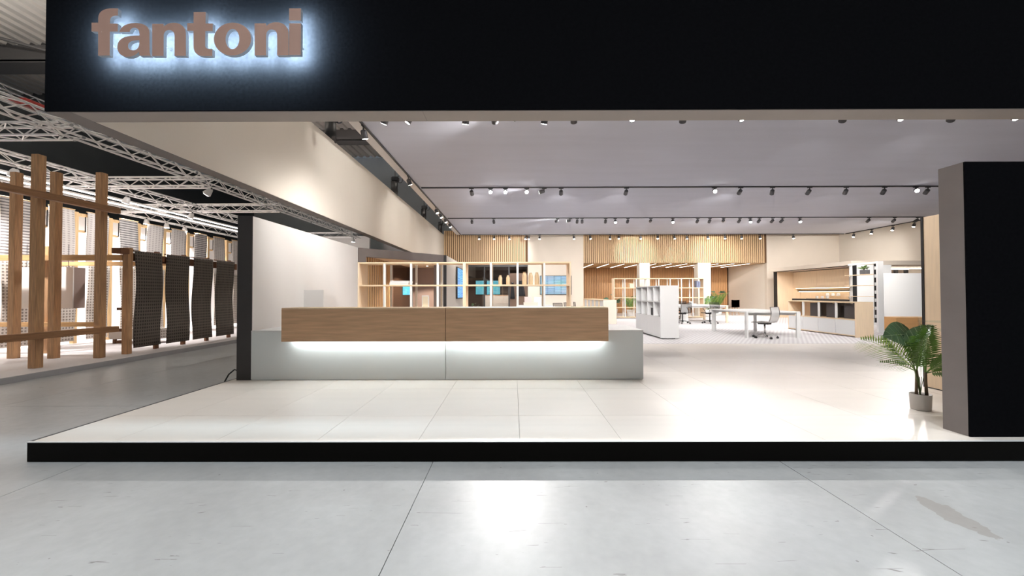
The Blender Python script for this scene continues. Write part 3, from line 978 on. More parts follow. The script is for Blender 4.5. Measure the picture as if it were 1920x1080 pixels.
bx('door_reflection', 'screen_cyan', bo, -3.763, -3.755, 13.1, 14.1, 1.22, 1.52, label='small cyan screen reflection painted on the glass door')  # glowing plate stands in for a screen reflected in the glass
for (x, y) in ((-3.0, 12.2), (-3.0, 13.4), (-2.5, 12.4), (-2.5, 13.2), (-2.5, 14.0)):
    MB().lathe([(0.03, -0.006), (0.03, 0.0)], (x, y, 2.229), 10).build('downlight', 'lens', bo)
L = bpy.data.lights.new('booth_light', 'SPOT'); L.energy = 330; L.spot_size = 2.4; L.shadow_soft_size = 0.05; L.color = (1, 0.85, 0.7)
lo = bpy.data.objects.new('booth_light', L); C.objects.link(lo); lo.parent = bo; lo.location = Vector((-2.8, 12.6, 2.2)) - bo.location


def tv(label, name, mat, x0, x1, y0, y1, z0, z1, axis):
    t = thing(name, label, 'screen', ((x0 + x1) / 2, (y0 + y1) / 2, z0))
    bx('bezel', 'black', t, x0, x1, y0, y1, z0, z1, bevel=0.004)
    if axis == 'X':
        bx('display', mat, t, x1, x1 + 0.003, y0 + 0.03, y1 - 0.03, z0 + 0.04, z1 - 0.03)
        bx('mount', 'black', t, x0 - 0.022, x0, (y0 + y1) / 2 - 0.2, (y0 + y1) / 2 + 0.2, (z0 + z1) / 2 - 0.15, (z0 + z1) / 2 + 0.15)
    else:
        bx('display', mat, t, x0 + 0.03, x1 - 0.03, y0 - 0.003, y0, z0 + 0.04, z1 - 0.03)
        bx('mount', 'black', t, (x0 + x1) / 2 - 0.2, (x0 + x1) / 2 + 0.2, y1, y1 + 0.022, (z0 + z1) / 2 - 0.15, (z0 + z1) / 2 + 0.15)


tv('wall-mounted screen with blue picture on the booth side wall', 'wall_screen', 'screen_blue', -1.955, -1.91, 13.2, 15.2, 1.08, 2.19, 'X')
tv('wall-mounted screen showing a pale blue room on the beige rear wall', 'wall_screen', 'screen_photo', 1.48, 3.22, YB - 0.07, YB - 0.025, 1.19, 2.25, 'Y')

# glazed meeting room at the back
gr = thing('glass_room', 'dark glazed meeting room under the left slatted wall', 'room', (-0.6, 23, 0), kind='structure')
bx('header', 'black', gr, XI, 0.82, YB + 0.02, YB + 0.2, 2.75, 2.95)
bx('room_back', 'dark_room', gr, XI, 0.9, 25.0, 25.1, 0.004, 2.9)
bx('room_side', 'brown_panel', gr, 0.80, 0.9, YB + 0.2, 25.0, 0.004, 2.9)
bx('room_ceiling', 'dark_room', gr, XI, 0.8, YB + 0.2, 25.0, 2.78, 2.9)
bx('brown_door', 'brown_panel', gr, -0.22, 0.80, YB + 0.12, YB + 0.17, 0.004, 2.4)
for x in (-2.55, -1.62, -0.26):
    bx('mullion', 'black', gr, x, x + 0.07, YB + 0.05, YB + 0.12, 0.004, 2.75)
bx('pane', 'smoked', gr, -2.48, -1.62, YB + 0.08, YB + 0.09, 0.01, 2.75)
bx('pane', 'smoked', gr, -1.55, -0.26, YB + 0.08, YB + 0.09, 0.01, 2.75)
for i, (a, b) in enumerate(((-2.45, -1.78), (-1.72, -0.82))):
    tv('glowing cyan screen inside the glazed room, %s one' % ('left' if i == 0 else 'right'), 'meeting_screen', 'screen_cyan', a, b, 24.93, 24.975, 1.18, 2.14, 'Y')
cb = thing('low_cabinet', 'white low cabinet with oak top inside the glazed room', 'cabinet', (-1.0, 24.4, 0))
bx('cabinet_top', 'oak', cb, -1.76, -0.28, 24.1, 24.7, 1.14, 1.18)
for k in range(3):
    for z0, z1 in ((0.12, 0.62), (0.63, 1.13)):
        bx('door', 'white_matt', cb, -1.75 + k * 0.49, -1.27 + k * 0.49, 24.105, 24.13, z0, z1)
bx('cabinet_body', 'white_matt', cb, -1.75, -0.29, 24.13, 24.69, 0.004, 1.139)
t = thing('hanging_coat', 'black coat hanging on the brown door of the glazed room', 'coat', (0.42, YB + 0.05, 1.1))
MB().grid(lambda u, v: (0.42 + (u - 0.5) * (0.16 + 0.36 * v ** 0.7), YB + 0.02 + 0.03 * math.sin(u * 9), 1.98 - 0.85 * v), 8, 6, (0, 0.05, 0)).build('coat_cloth', 'coat', t, True)
MB().tube([(0.42, YB + 0.119, 2.0), (0.42, YB + 0.05, 2.0), (0.42, YB + 0.05, 1.97)], 0.01, 6).build('hook', 'chrome', t)
t = thing('hanging_coat', 'narrow black coat hanging left of the other coat in the glazed room', 'coat', (-0.03, YB + 0.05, 0.9))
MB().grid(lambda u, v: (-0.03 + (u - 0.5) * (0.12 + 0.14 * v), YB + 0.02 + 0.02 * math.sin(u * 7), 1.88 - 0.9 * v), 6, 6, (0, 0.05, 0)).build('coat_cloth', 'coat', t, True)
MB().tube([(-0.03, YB + 0.119, 1.9), (-0.03, YB + 0.05, 1.9), (-0.03, YB + 0.05, 1.87)], 0.01, 6).build('hook', 'chrome', t)
L = bpy.data.lights.new('room_light', 'SPOT'); L.energy = 300; L.spot_size = 2.4; L.shadow_soft_size = 0.05; L.color = (1, 0.9, 0.8)
lo = bpy.data.objects.new('room_light', L); C.objects.link(lo); lo.parent = gr; lo.location = Vector((-1.2, 22.6, 2.7)) - gr.location

# ------------------------------------------------------------------ chairs
def task_chair(label, cat_group, mesh_mat, frame_mat, metal, arms, seat_dark=False):
    t = thing('task_chair', label, 'chair', (0, 0, 0), group=cat_group)
    hub = MB().lathe([(0.035, 0.06), (0.035, 0.13), (0.03, 0.15)], (0, 0, 0), 10).build('hub', metal, t)
    MB().lathe([(0.022, 0.13), (0.022, 0.40)], (0, 0, 0), 10).build('gas_lift', metal, t, True)
    for k in range(5):
        a = 2 * PI * k / 5 + 0.3
        c, s = math.cos(a), math.sin(a)
        lg = MB().tube([(0.03 * c, 0.03 * s, 0.115), (0.17 * c, 0.17 * s, 0.105), (0.30 * c, 0.30 * s, 0.072)], [0.016, 0.014, 0.010], 6).build('base_leg', metal, t)
        cs = MB()
        px, py = -s * 0.018, c * 0.018
        for sg_ in (-1, 1):
            cx, cy = 0.30 * c + sg_ * px, 0.30 * s + sg_ * py
            cs.tube([(cx - px * 0.5, cy - py * 0.5, 0.031), (cx + px * 0.5, cy + py * 0.5, 0.031)], 0.028, 10)
        cs.tube([(0.30 * c, 0.30 * s, 0.03), (0.30 * c, 0.30 * s, 0.075)], 0.008, 6)
        cs.build('castor', 'black', t)
    MB().box(-0.09, 0.09, -0.13, 0.14, 0.385, 0.435).box(-0.23, 0.23, -0.03, 0.0, 0.415, 0.435).build('tilt_mechanism', 'black', t)

    def prof(v):          # v 0..1 : seat front -> seat back -> top of back, gives (y, z)
        if v < 0.45:
            q = v / 0.45
            return (0.24 - 0.44 * q, 0.455 - 0.02 * math.sin(q * PI) + (0.0 if q > 0.1 else -0.02 * (0.1 - q) * 10))
        q = (v - 0.45) / 0.55
        return (-0.205 - 0.06 * q - 0.035 * math.sin(q * PI * 1.15), 0.455 + 0.41 * q)
    MB().grid(lambda u, v: ((u - 0.5) * 0.44, prof(v * 0.45)[0], prof(v * 0.45)[1] - 0.012 * math.sin(u * PI)), 4, 6, (0, 0, -0.008)).build('seat', mesh_mat if not seat_dark else 'black', t, True)
    MB().grid(lambda u, v: ((u - 0.5) * 0.44, prof(0.452 + v * 0.548)[0] - 0.012 * math.sin(u * PI), prof(0.452 + v * 0.548)[1]), 4, 8).build('backrest', mesh_mat, t, True)
    for sx in (-0.228, 0.228):
        MB().tube([(sx, *prof(v / 24)) for v in range(25)], 0.011, 6).build('side_rail', frame_mat, t, True)
    MB().tube([(-0.228, *prof(1)), (0.228, *prof(1))], 0.009, 6).build('top_rail', frame_mat, t)
    MB().tube([(-0.228, *prof(0.0)), (0.228, *prof(0.0))], 0.009, 6).build('front_rail', frame_mat, t)
    if arms:
        for sx in (-0.26, 0.26):
            MB().tube([(sx * 0.9, -0.05, 0.44), (sx, -0.02, 0.52), (sx, 0.10, 0.66), (sx, 0.02, 0.675), (sx, -0.16, 0.672), (sx * 0.9, -0.22, 0.60)], 0.011, 6).build('armrest', frame_mat, t)
    return t


wch = task_chair('white mesh office chair on a chrome five-star base at the near white table', 'task chairs', 'mesh_white', 'chrome', 'chrome', False)
wch.location = (7.0, 10.72, 0.004); wch.rotation_euler = (0, 0, 0.55)
bch = task_chair('black mesh office chair in full view at the oak-ended table', 'task chairs', 'mesh_black', 'black', 'black', True)
bch.location = (8.15, 15.95, 0.004); bch.rotation_euler = (0, 0, 0.25)
c2 = copy_tree(bch); c2['label'] = 'black mesh office chair half hidden behind the white open bookcase'
c2.location = (7.02, 15.95, 0.004); c2.rotation_euler = (0, 0, 0.15)
c3 = copy_tree(bch); c3['label'] = 'black mesh office chair seen between the two front ones at the oak-ended table'
c3.location = (8.15, 18.75, 0.004); c3.rotation_euler = (0, 0, PI - 0.5)
c4 = copy_tree(bch); c4['label'] = 'black mesh office chair on the far side of the oak-ended table'
c4.location = (7.35, 18.8, 0.004); c4.rotation_euler = (0, 0, PI + 0.1)
for i, (x, y, r) in enumerate(((1.70, 15.95, 0.5), (2.02, 16.75, 1.2), (2.55, 17.6, 1.6))):
    c5 = copy_tree(bch)
    c5['label'] = ['black office chair nearest the white meeting table, before the rear screen', 'black office chair at the right end of the white meeting table', 'black office chair under the right edge of the rear screen'][i]
    c5.location = (x, y, 0.004); c5.rotation_euler = (0, 0, r)

# ------------------------------------------------------------------ tables
def table(label, x0, x1, y0, y1, h, leg, right_mat=None):
    t = thing('work_table', label, 'table', ((x0 + x1) / 2, (y0 + y1) / 2, 0), group='white work tables')
    bx('table_top', 'white_matt', t, x0, x1, y0, y1, h - 0.035, h, bevel=0.003)
    for (cx, cy, lx, ly) in leg:
        bx('leg', right_mat if (right_mat and cx > (x0 + x1) / 2) else 'white_matt', t, cx, cx + lx, cy, cy + ly, 0.004, h - 0.0355)
    bx('apron', 'white_matt', t, x0 + 0.1, x1 - 0.1, y0 + 0.08, y0 + 0.1, h - 0.10, h - 0.036)
    bx('apron', 'white_matt', t, x0 + 0.1, x1 - 0.1, y1 - 0.1, y1 - 0.08, h - 0.10, h - 0.036)
    return t


table('white work table with slim legs in front of the oak sideboard', 6.5, 8.0, 10.72, 12.75, 0.74,
      [(6.5, 10.72, 0.045, 0.10), (7.895, 10.72, 0.105, 0.05), (6.55, 12.66, 0.12, 0.05), (7.955, 12.65, 0.045, 0.10)])
table('white work table with oak end legs behind the near white table', 6.9, 9.15, 16.35, 18.4, 0.74,
      [(7.15, 16.38, 0.30, 0.05), (9.06, 16.37, 0.09, 0.06), (7.15, 18.3, 0.30, 0.05), (9.06, 18.3, 0.09, 0.06)], 'pale_oak')
table('white meeting table in front of the rear wall screen', 0.15, 1.75, 16.2, 17.6, 0.74,
      [(0.2, 16.25, 0.06, 0.06), (1.63, 16.25, 0.06, 0.06), (0.2, 17.45, 0.06, 0.06), (1.63, 17.45, 0.06, 0.06)])
t = thing('sample_box', 'blush pink fabric box standing on the white meeting table', 'box', (0.62, 16.9, 0.74))
bx('box_body', 'pink', t, 0.50, 0.80, 16.8, 17.0, 0.741, 1.08)
bx('lid', 'pink', t, 0.495, 0.805, 16.795, 17.005, 1.081, 1.12)
t = thing('sample_box', 'low beige box in front of the pink box on the meeting table', 'box', (0.75, 16.4, 0.74))
bx('box_body', 'beige_wall', t, 0.45, 1.05, 16.3, 16.5, 0.741, 0.85)
bx('lid', 'beige_wall', t, 0.445, 1.055, 16.295, 16.505, 0.851, 0.885)
t = thing('desk_screen', 'slanted white divider panel right of the pink box on the meeting table', 'panel', (1.05, 16.8, 0.74))
MB().slab((0.90, 16.75), (1.22, 16.55), 0.03, 0.741, 1.12).build('panel', 'white_matt', t)
bx('foot', 'white_matt', t, 1.0, 1.1, 16.55, 16.745, 0.7405, 0.75)
t = thing('tablet_stand', 'small white tray with box on the oak-ended table', 'tray', (8.0, 17.2, 0.741))
bx('tray', 'white_matt', t, 7.85, 8.15, 17.1, 17.35, 0.741, 0.80)
MB().lathe([(0.05, 0.0), (0.06, 0.10)], (7.95, 17.2, 0.801), 12).build('cup', 'white_gloss', t)

# ------------------------------------------------------------------ shelving and cabinets of the office area
# white open bookcase, end panel towards the aisle
t = thing('white_bookcase', 'white lacquered open bookcase standing end-on beside the reception desk', 'bookcase', (4.27, 11.5, 0))
bx('end_panel', 'white_gloss', t, 4.02, 4.52, 10.50, 10.54, 0.03, 1.47, bevel=0.002)
bx('end_panel', 'white_gloss', t, 4.02, 4.52, 12.56, 12.60, 0.03, 1.47, bevel=0.002)
for z in (0.05, 0.585, 1.01):
    bx('shelf_board', 'white_gloss', t, 4.02, 4.52, 10.54, 12.56, z, z + 0.03)
bx('top_board', 'white_gloss', t, 4.02, 4.52, 10.54, 12.56, 1.44, 1.47)
for y in (11.03, 11.53, 12.05):
    for z0, z1 in ((0.615, 1.01), (1.04, 1.44)):
        bx('divider', 'white_gloss', t, 4.02, 4.52, y - 0.015, y + 0.015, z0, z1)
for k in range(4):
    bx('door', 'white_gloss', t, 4.022, 4.04, 10.545 + k * 0.505, 11.045 + k * 0.505, 0.082, 0.583)
bx('plinth', 'dark_grey', t, 4.10, 4.44, 10.56, 12.54, 0.004, 0.03)
bx('back_panel', 'white_gloss', t, 4.48, 4.50, 11.56, 12.54, 0.616, 1.44)
for i, (y, z) in enumerate(((11.62, 1.041), (11.34, 0.616))):
    q = thing('file_box', ['dark grey box on the top shelf of the white bookcase', 'black box on the middle shelf of the white bookcase'][i], 'box', (4.2, y, z))
    bx('box_body', 'anthracite' if i == 0 else 'black', q, 4.10, 4.36, y - 0.04, y + 0.10, z, z + 0.20)
    bx('lid', 'black', q, 4.095, 4.365, y - 0.043, y + 0.103, z + 0.2005, z + 0.215)

# tall lattice shelf
t = thing('lattice_shelf', 'tall pale oak lattice room divider in front of the plants', 'shelf', (7.35, 19.8, 0))
lx0, lx1, ly0, ly1 = 5.12, 9.72, 19.55, 19.95
bx('end_panel', 'pale_oak', t, lx0, lx0 + 0.04, ly0, ly1, 0.004, 2.03)
bx('end_panel', 'pale_oak', t, lx1 - 0.04, lx1, ly0, ly1, 0.004, 2.03)
for z in (0.03, 0.52, 1.02, 1.52, 1.995):
    bx('shelf_board', 'pale_oak_y', t, lx0 + 0.04, lx1 - 0.04, ly0, ly1, z, z + 0.035)
nb = 8
for k in range(1, nb):
    x = lx0 + (lx1 - lx0) * k / nb
    for y in (ly0 + 0.001, ly1 - 0.041):
        for z0, z1 in ((0.065, 0.52), (0.555, 1.02), (1.055, 1.52), (1.555, 1.995)):
            bx('upright', 'white_matt', t, x - 0.022, x + 0.022, y, y + 0.04, z0, z1)
q = thing('folder', 'slate blue upright folders at the right end of the lattice shelf', 'folder', (9.45, 19.7, 1.556))
for k in range(2):
    bx('folder_back', 'book_blue', q, 9.36 + k * 0.10, 9.45 + k * 0.10, 19.6, 19.85, 1.556, 1.90 - 0.03 * k)
t = thing('card_box', 'cream card box on the lattice shelf near its left end', 'box', (6.05, 19.7, 1.556))
bx('box_body', 'cream', t, 5.96, 6.14, 19.6, 19.8, 1.556, 1.74)
bx('lid', 'cream', t, 5.955, 6.145, 19.595, 19.805, 1.7405, 1.77)

# low oak cabinet with white sliding fronts
t = thing('oak_cabinet', 'low pale oak cabinet with white inset fronts behind the desk end', 'cabinet', (3.97, 18, 0))
bx('end_panel', 'beige_wall', t, 3.70, 4.25, 15.80, 15.84, 0.004, 0.99)
bx('end_panel', 'pale_oak', t, 3.70, 4.25, 20.2, 20.24, 0.004, 0.99)
bx('cabinet_top', 'pale_oak_y', t, 3.70, 4.25, 15.84, 20.2, 0.955, 0.99)
bx('cabinet_floor', 'pale_oak_y', t, 3.70, 4.25, 15.84, 20.2, 0.05, 0.08)
bx('middle_board', 'pale_oak_y', t, 3.70, 4.25, 15.84, 20.2, 0.50, 0.53)
for k in range(5):
    y = 15.84 + k * 0.872
    if k:
        bx('divider', 'pale_oak', t, 3.705, 4.245, y - 0.015, y + 0.015, 0.531, 0.954)
    bx('front', 'white_matt', t, 3.76, 3.78, y + 0.02, y + 0.85, 0.531, 0.954)
    bx('drawer', 'white_matt', t, 3.705, 3.725, y + 0.01, y + 0.86, 0.082, 0.498)

# oak sideboard with anthracite boards
t = thing('sideboard', 'pale oak sideboard with white drawers and dark boards in its open shelf', 'sideboard', (9.85, 12.1, 0))
sy0, sy1, sx0, sx1 = 10.80, 13.45, 9.60, 10.10
bx('end_panel', 'pale_oak', t, sx0, sx1, sy0, sy0 + 0.03, 0.004, 0.972)
bx('end_panel', 'pale_oak', t, sx0, sx1, sy1 - 0.03, sy1, 0.004, 0.972)
bx('cabinet_top', 'pale_oak_y', t, sx0, sx1, sy0, sy1, 0.972, 1.0)
bx('middle_board', 'pale_oak_y', t, sx0, sx1, sy0 + 0.03, sy1 - 0.03, 0.48, 0.508)
bx('cabinet_floor', 'pale_oak_y', t, sx0, sx1, sy0 + 0.03, sy1 - 0.03, 0.03, 0.055)
step = (sy1 - sy0 - 0.06) / 4
for k in range(4):
    y = sy0 + 0.03 + k * step
    bx('drawer', 'white_gloss', t, sx0 - 0.002, sx0 + 0.018, y + 0.006, y + step - 0.006, 0.06, 0.476)
    if k:
        bx('divider', 'white_matt', t, sx0 + 0.002, sx0 + 0.05, y - 0.02, y + 0.02, 0.509, 0.971)
        bx('divider', 'pale_oak', t, sx1 - 0.03, sx1, y - 0.02, y + 0.02, 0.509, 0.971)
    if k < 3:
        bx('dark_board', 'anthracite', t, sx0 + 0.16, sx0 + 0.18, y + 0.10, y + step - 0.12, 0.509, 0.94)
        bx('dark_board', 'anthracite', t, sx1 - 0.035, sx1 - 0.031, y + 0.01, y + step * 0.9, 0.509, 0.95)
bx('back_panel', 'pale_oak', t, sx1 - 0.03, sx1 - 0.01, sy1 - 0.03 - step, sy1 - 0.03, 0.509, 0.971)
bx('drawer_body', 'white_matt', t, sx0 + 0.02, sx1 - 0.01, sy0 + 0.035, sy1 - 0.035, 0.056, 0.479)

# kitchen unit at the right
kt = thing('kitchen_unit', 'pale oak kitchen niche with black frame posts and lit backsplash', 'kitchen', (14.3, 17.5, 0))
bx('frame_post', 'black', kt, 13.55, 13.67, 19.9, 20.0, 0.004, 2.36)
bx('frame_post', 'black', kt, 13.38, 13.58, 15.2, 15.32, 0.004, 2.36)
bx('end_wall', 'pale_oak', kt, 13.67, 14.95, 19.9, 20.0, 0.004, 2.36)
bx('end_wall', 'white_matt', kt, 13.58, 14.95, 15.2, 15.3, 0.004, 2.36)
bx('back_wall', 'pale_oak', kt, 14.85, 14.95, 15.3, 19.9, 0.004, 2.36)
bx('roof_slab', 'beige_wall', kt, 13.36, XR - 0.02, 15.2, 20.1, 2.365, 2.53)
bx('ceiling_rail', 'black', kt, 13.58, 13.62, 15.32, 19.9, 2.34, 2.364)
for k in range(3):
    y = 15.34 + k * 1.52
    for (z0, z1) in ((1.50, 1.90), (1.905, 2.33)):
        bx('wall_cabinet_door', 'pale_oak', kt, 14.50, 14.52, y, y + 1.51, z0, z1)
bx('wall_cabinet', 'pale_oak', kt, 14.52, 14.84, 15.34, 19.88, 1.505, 2.33)
bx('led_strip', 'led_warm', kt, 14.60, 14.62, 15.35, 19.87, 1.488, 1.502)
bx('led_strip', 'led_warm', kt, 14.75, 14.77, 15.35, 19.87, 1.322, 1.335)
bx('utensil_rail', 'black', kt, 14.70, 14.84, 15.34, 19.88, 1.336, 1.39)
bx('worktop', 'pale_oak_y', kt, 13.80, 14.84, 15.31, 19.0, 0.95, 0.99)
bx('worktop_edge', 'black', kt, 13.77, 13.80, 15.33, 19.0, 0.90, 0.99)
bx('base_cabinet', 'pale_oak', kt, 13.86, 14.84, 15.31, 19.0, 0.004, 0.95)
for i, (y, z, r) in enumerate(((18.1, 0.991, 0.05), (17.8, 0.991, 0.05), (17.5, 0.991, 0.055), (16.3, 0.991, 0.06))):
    q = thing('cup', 'white cup on the kitchen worktop, %s from the far end' % ORD[i], 'cup', (14.3, y, z), group='cups in the kitchen niche')
    MB().lathe([(r * 0.7, 0), (r, 0.03), (r, 0.13), (r * 0.92, 0.13), (r * 0.6, 0.03)], (14.3, y, z), 12).build('cup_body', 'white_gloss', q, True)
    MB().tube([(14.3 - r, y, z + 0.11), (14.3 - r - 0.04, y, z + 0.09), (14.3 - r - 0.03, y, z + 0.04), (14.3 - r + 0.01, y, z + 0.03)], 0.008, 6).build('handle', 'white_gloss', q)
bx('serving_tray', 'dark_grey', None, 14.0, 14.2, 17.3, 18.4, 0.991, 1.003, label='thin dark tray on the kitchen worktop', cat='tray')
for i, y in enumerate((18.0, 17.7, 17.4)):
    q = thing('hanging_glass', 'stemmed glass hanging from the kitchen rail, %s from the far end' % ORD[i], 'glass', (14.70, y, 1.1), group='hanging glasses in the kitchen niche')
    MB().tube([(14.70, y, 1.335), (14.70, y, 1.26)], 0.01, 6).build('stem', 'glass', q)
    MB().lathe([(0.075, 1.12), (0.08, 1.16), (0.06, 1.23), (0.012, 1.26)], (14.70, y, 0), 12).build('bowl', 'white_gloss', q, True)
q = thing('knife_block', 'black bottle rack on the kitchen rail near the front post', 'rack', (14.6, 15.9, 1.39))
bx('rack_body', 'black', q, 14.62, 14.80, 15.72, 15.98, 1.391, 1.50)
for k in range(3):
    MB().lathe([(0.04, 0), (0.04, 0.12), (0.015, 0.17), (0.015, 0.22)], (14.45, 15.78 + k * 0.10, 1.391), 10).build('bottle', 'black', q)
bx('rack_tray', 'black', q, 14.38, 14.66, 15.70, 16.05, 1.380, 1.3905)
q = thing('hanging_holder', 'black paper holder hanging under the kitchen rail', 'holder', (14.7, 16.4, 1.2))
bx('holder_body', 'black', q, 14.60, 14.695, 16.1, 16.6, 1.18, 1.37)
bx('paper_roll', 'white_matt', q, 14.62, 14.68, 15.75, 16.05, 1.13, 1.24)
# right hand part of the kitchen block
q = thing('phone_booth', 'row of black posts and light bars behind the white partition', 'booth', (16.9, 17.2, 0))
for x in (16.55, 17.0, 17.45):
    bx('post', 'black', q, x, x + 0.12, 17.1, 17.2, 0.004, 2.30)
bx('light_bar', 'led_white', q, 15.2, 17.8, 16.6, 16.66, 2.29, 2.33)
bx('light_bar', 'led_white', q, 15.2, 17.8, 17.3, 17.36, 2.31, 2.34)
bx('back_panel', 'caramel', q, 15.0, 17.9, 18.6, 18.66, 0.004, 2.36)
t = thing('white_partition', 'white freestanding partition panel right of the ladder shelf', 'partition', (14.3, 14, 0))
bx('panel', 'white_matt', t, 13.45, 15.6, 13.97, 14.03, 0.27, 1.97, bevel=0.003)
for x in (13.8, 15.2):
    bx('foot', 'alu', t, x, x + 0.06, 13.75, 14.25, 0.004, 0.03)
    bx('foot_post', 'alu', t, x + 0.01, x + 0.05, 13.98, 14.02, 0.03, 0.27)
# ladder shelf
t = thing('ladder_shelf', 'white upright shelf with thin oak boards and black perforated strip', 'shelf', (11.7, 12.9, 0))
bx('side_post', 'white_matt', t, 11.66, 11.84, 12.30, 12.36, 0.004, 2.27)
bx('side_post', 'white_matt', t, 11.78, 11.84, 13.42, 13.48, 0.004, 2.27)
bx('top_rail', 'white_matt', t, 11.74, 11.80, 12.36, 13.48, 2.21, 2.27)
bx('perforated_strip', 'black', t, 11.68, 11.82, 12.42, 12.46, 0.30, 2.20)
for k in range(7):
    bx('bracket', 'white_matt', t, 11.66, 11.70, 12.40, 12.419, 0.45 + k * 0.26, 0.55 + k * 0.26)
for z in (0.41, 0.77, 1.13, 1.49, 1.85):
    bx('shelf_board', 'pale_oak_y', t, 11.55, 11.80, 12.47, 13.41, z, z + 0.02)
for i, (x0, x1, m_) in enumerate(((12.42, 13.12, 'caramel'), (13.16, 13.75, 'oak_v'))):
    q = thing('wooden_cube', ['caramel brown wooden seat cube below the white partition', 'lighter wooden seat cube next to the caramel one'][i], 'cube', ((x0 + x1) / 2, 12.8, 0))
    bx('cube_body', m_, q, x0, x1, 12.5, 13.1, 0.004, 0.43)
    bx('cube_top', m_, q, x0 - 0.004, x1 + 0.004, 12.496, 13.104, 0.4305, 0.455)

# tall wooden wall panel at the right, behind the front wall
t = thing('oak_partition', 'tall pale oak wall panel behind the dark wall at the right edge', 'partition', (5.5, 4.4, 0))
bx('panel', 'pale_oak', t, 5.47, 5.60, 3.62, 5.12, 0.012, 2.26)
bx('edge_strip', 'black', t, 5.462, 5.61, 5.12, 5.15, 0.003, 2.265)
bx('base_strip', 'black', t, 5.465, 5.60, 3.62, 5.12, 0.003, 0.012)
t = thing('glass_stand', 'clear glass display stand behind the potted palm', 'stand', (5.15, 4.55, 0))
for z in (0.90, 0.80, 0.36):
    bx('glass_shelf', 'glass', t, 4.98, 5.40, 4.35, 4.75, z, z + 0.012)
for (x, y) in ((4.99, 4.36), (5.38, 4.36), (4.99, 4.73), (5.38, 4.73)):
    bx('glass_leg', 'glass', t, x, x + 0.012, y, y + 0.012, 0.003, 0.895)

# ------------------------------------------------------------------ plants
def frond(base, direction, length, droop, n, leaf_len, name, mat, parent, roll=0.0, width=0.026):
    mb = MB()
    base = Vector(base)
    d = Vector(direction).normalized()
    pts = []
    for i in range(n + 4):
        s = i / (n + 3)
        p = base + d * (length * s) + Vector((0, 0, -droop * s * s * length))
        pts.append(p)
    mb.tube(pts, [0.006 - 0.0045 * (i / (n + 3)) for i in range(n + 4)], 5)
    for i in range(3, n + 4):
        s = i / (n + 3)
        p = pts[i]
        t = (pts[min(i + 1, n + 3)] - pts[i - 1]).normalized()
        side = t.cross(Vector((0, 0, 1)))
        if side.length < 0.05:
            side = Vector((1, 0, 0))
        side.normalize()
        side = Matrix.Rotation(roll, 3, t) @ side
        up = side.cross(t).normalized()
        ll = leaf_len * (0.55 + 0.9 * math.sin(PI * min(1, 0.15 + 0.8 * s))) * 0.72 * random.uniform(0.85, 1.1)
        for sg_ in (-1, 1):
            dr = (side * sg_ * 0.85 + t * 0.75 + up * 0.15).normalized()
            q0 = p
            q1 = p + dr * ll * 0.4 + Vector((0, 0, -0.01))
            q2 = p + dr * ll + Vector((0, 0, -0.28 * ll))
            w = t.cross(dr).cross(dr).normalized() * width * 0.5
            w2 = up * 0.004
            mb.add([q0, q1 + w + w2, q2, q1 - w - w2, q1], [(0, 1, 4), (1, 2, 4), (0, 4, 3), (4, 2, 3)])
    return mb.build(name, mat, parent, False)


def big_leaf(base, tip, width, mat, parent, petiole_from=None, cup=0.25, name='broad_leaf', roll=0.0):
    base, tip = Vector(base), Vector(tip)
    ax = tip - base
    ln = ax.length
    d = ax.normalized()
    side = d.cross(Vector((0, 0, 1)))
    if side.length < 0.05: side = Vector((1, 0, 0))
    side.normalize()
    side = Matrix.Rotation(roll, 3, d) @ side
    up = side.cross(d).normalized()
    mb = MB()

    def fn(u, v):
        w = width * (math.sin(PI * min(1, (0.06 + 0.94 * v)) ** 0.75) ** 0.8 if v < 1 else 0.0)
        x = (u - 0.5) * w
        return base + d * (ln * v) + side * x + up * (cup * abs(x) - 0.12 * ln * v * v + 0.004 * math.sin(v * 30) * (abs(u - 0.5) * 2))
    mb.grid(fn, 6, 10)
    o = mb.build(name, mat, parent, True)
    if width > 0.12 and ln < 0.5:
        vn = MB()
        off = up * 0.0025
        vn.tube([fn(0.5, v / 8) + off for v in range(9)], 0.0026, 5)
        for k in range(5):
            v0 = 0.08 + k * 0.16
            for us in (0.04, 0.96):
                vn.tube([fn(0.5 + (us - 0.5) * q / 3, min(0.97, v0 + 0.14 * q / 3)) + off for q in range(4)], 0.0016, 4)
        vn.build('vein', 'leaf_vein', o)
    if petiole_from is not None:
        MB().tube([petiole_from, (Vector(petiole_from) + base) / 2 + Vector((0, 0, 0.03)), base], 0.006, 6).build('petiole', 'stem_green', parent, True)
    return o


random.seed(11)
PX, PY = 4.37, 4.15
pp = thing('potted_palm', 'potted palm with arching fronds in a grey oval pot beside the dark wall', 'plant', (PX, PY, 0))
MB().lathe([(0.078, 0.002), (0.081, 0.01), (0.088, 0.165), (0.089, 0.17), (0.083, 0.17), (0.080, 0.14)], (PX, PY, 0), 24).build('pot', 'pot', pp, True)
MB().lathe([(0.078, 0.138), (0.080, 0.150)], (PX, PY, 0), 20).build('soil', 'soil', pp)
st = [(PX - 0.045, PY), (PX + 0.055, PY - 0.01)]
MB().tube([(st[0][0], PY, 0.145), (st[0][0] + 0.003, PY, 0.30), (st[0][0] + 0.005, PY, 0.42)], [0.014, 0.011, 0.010], 8).build('stem', 'stem', pp, True)
MB().tube([(st[1][0], PY - 0.01, 0.145), (st[1][0] - 0.006, PY - 0.01, 0.28), (st[1][0] - 0.008, PY - 0.01, 0.40)], [0.015, 0.012, 0.011], 8).build('stem', 'stem', pp, True)
for k in range(4):
    MB().tube([(PX - 0.01 + 0.012 * k, PY + 0.01 * k, 0.145), (PX - 0.03 + 0.022 * k, PY, 0.35)], 0.003, 5).build('stem', 'stem_green', pp)
f0 = (st[0][0] + 0.005, PY, 0.41)
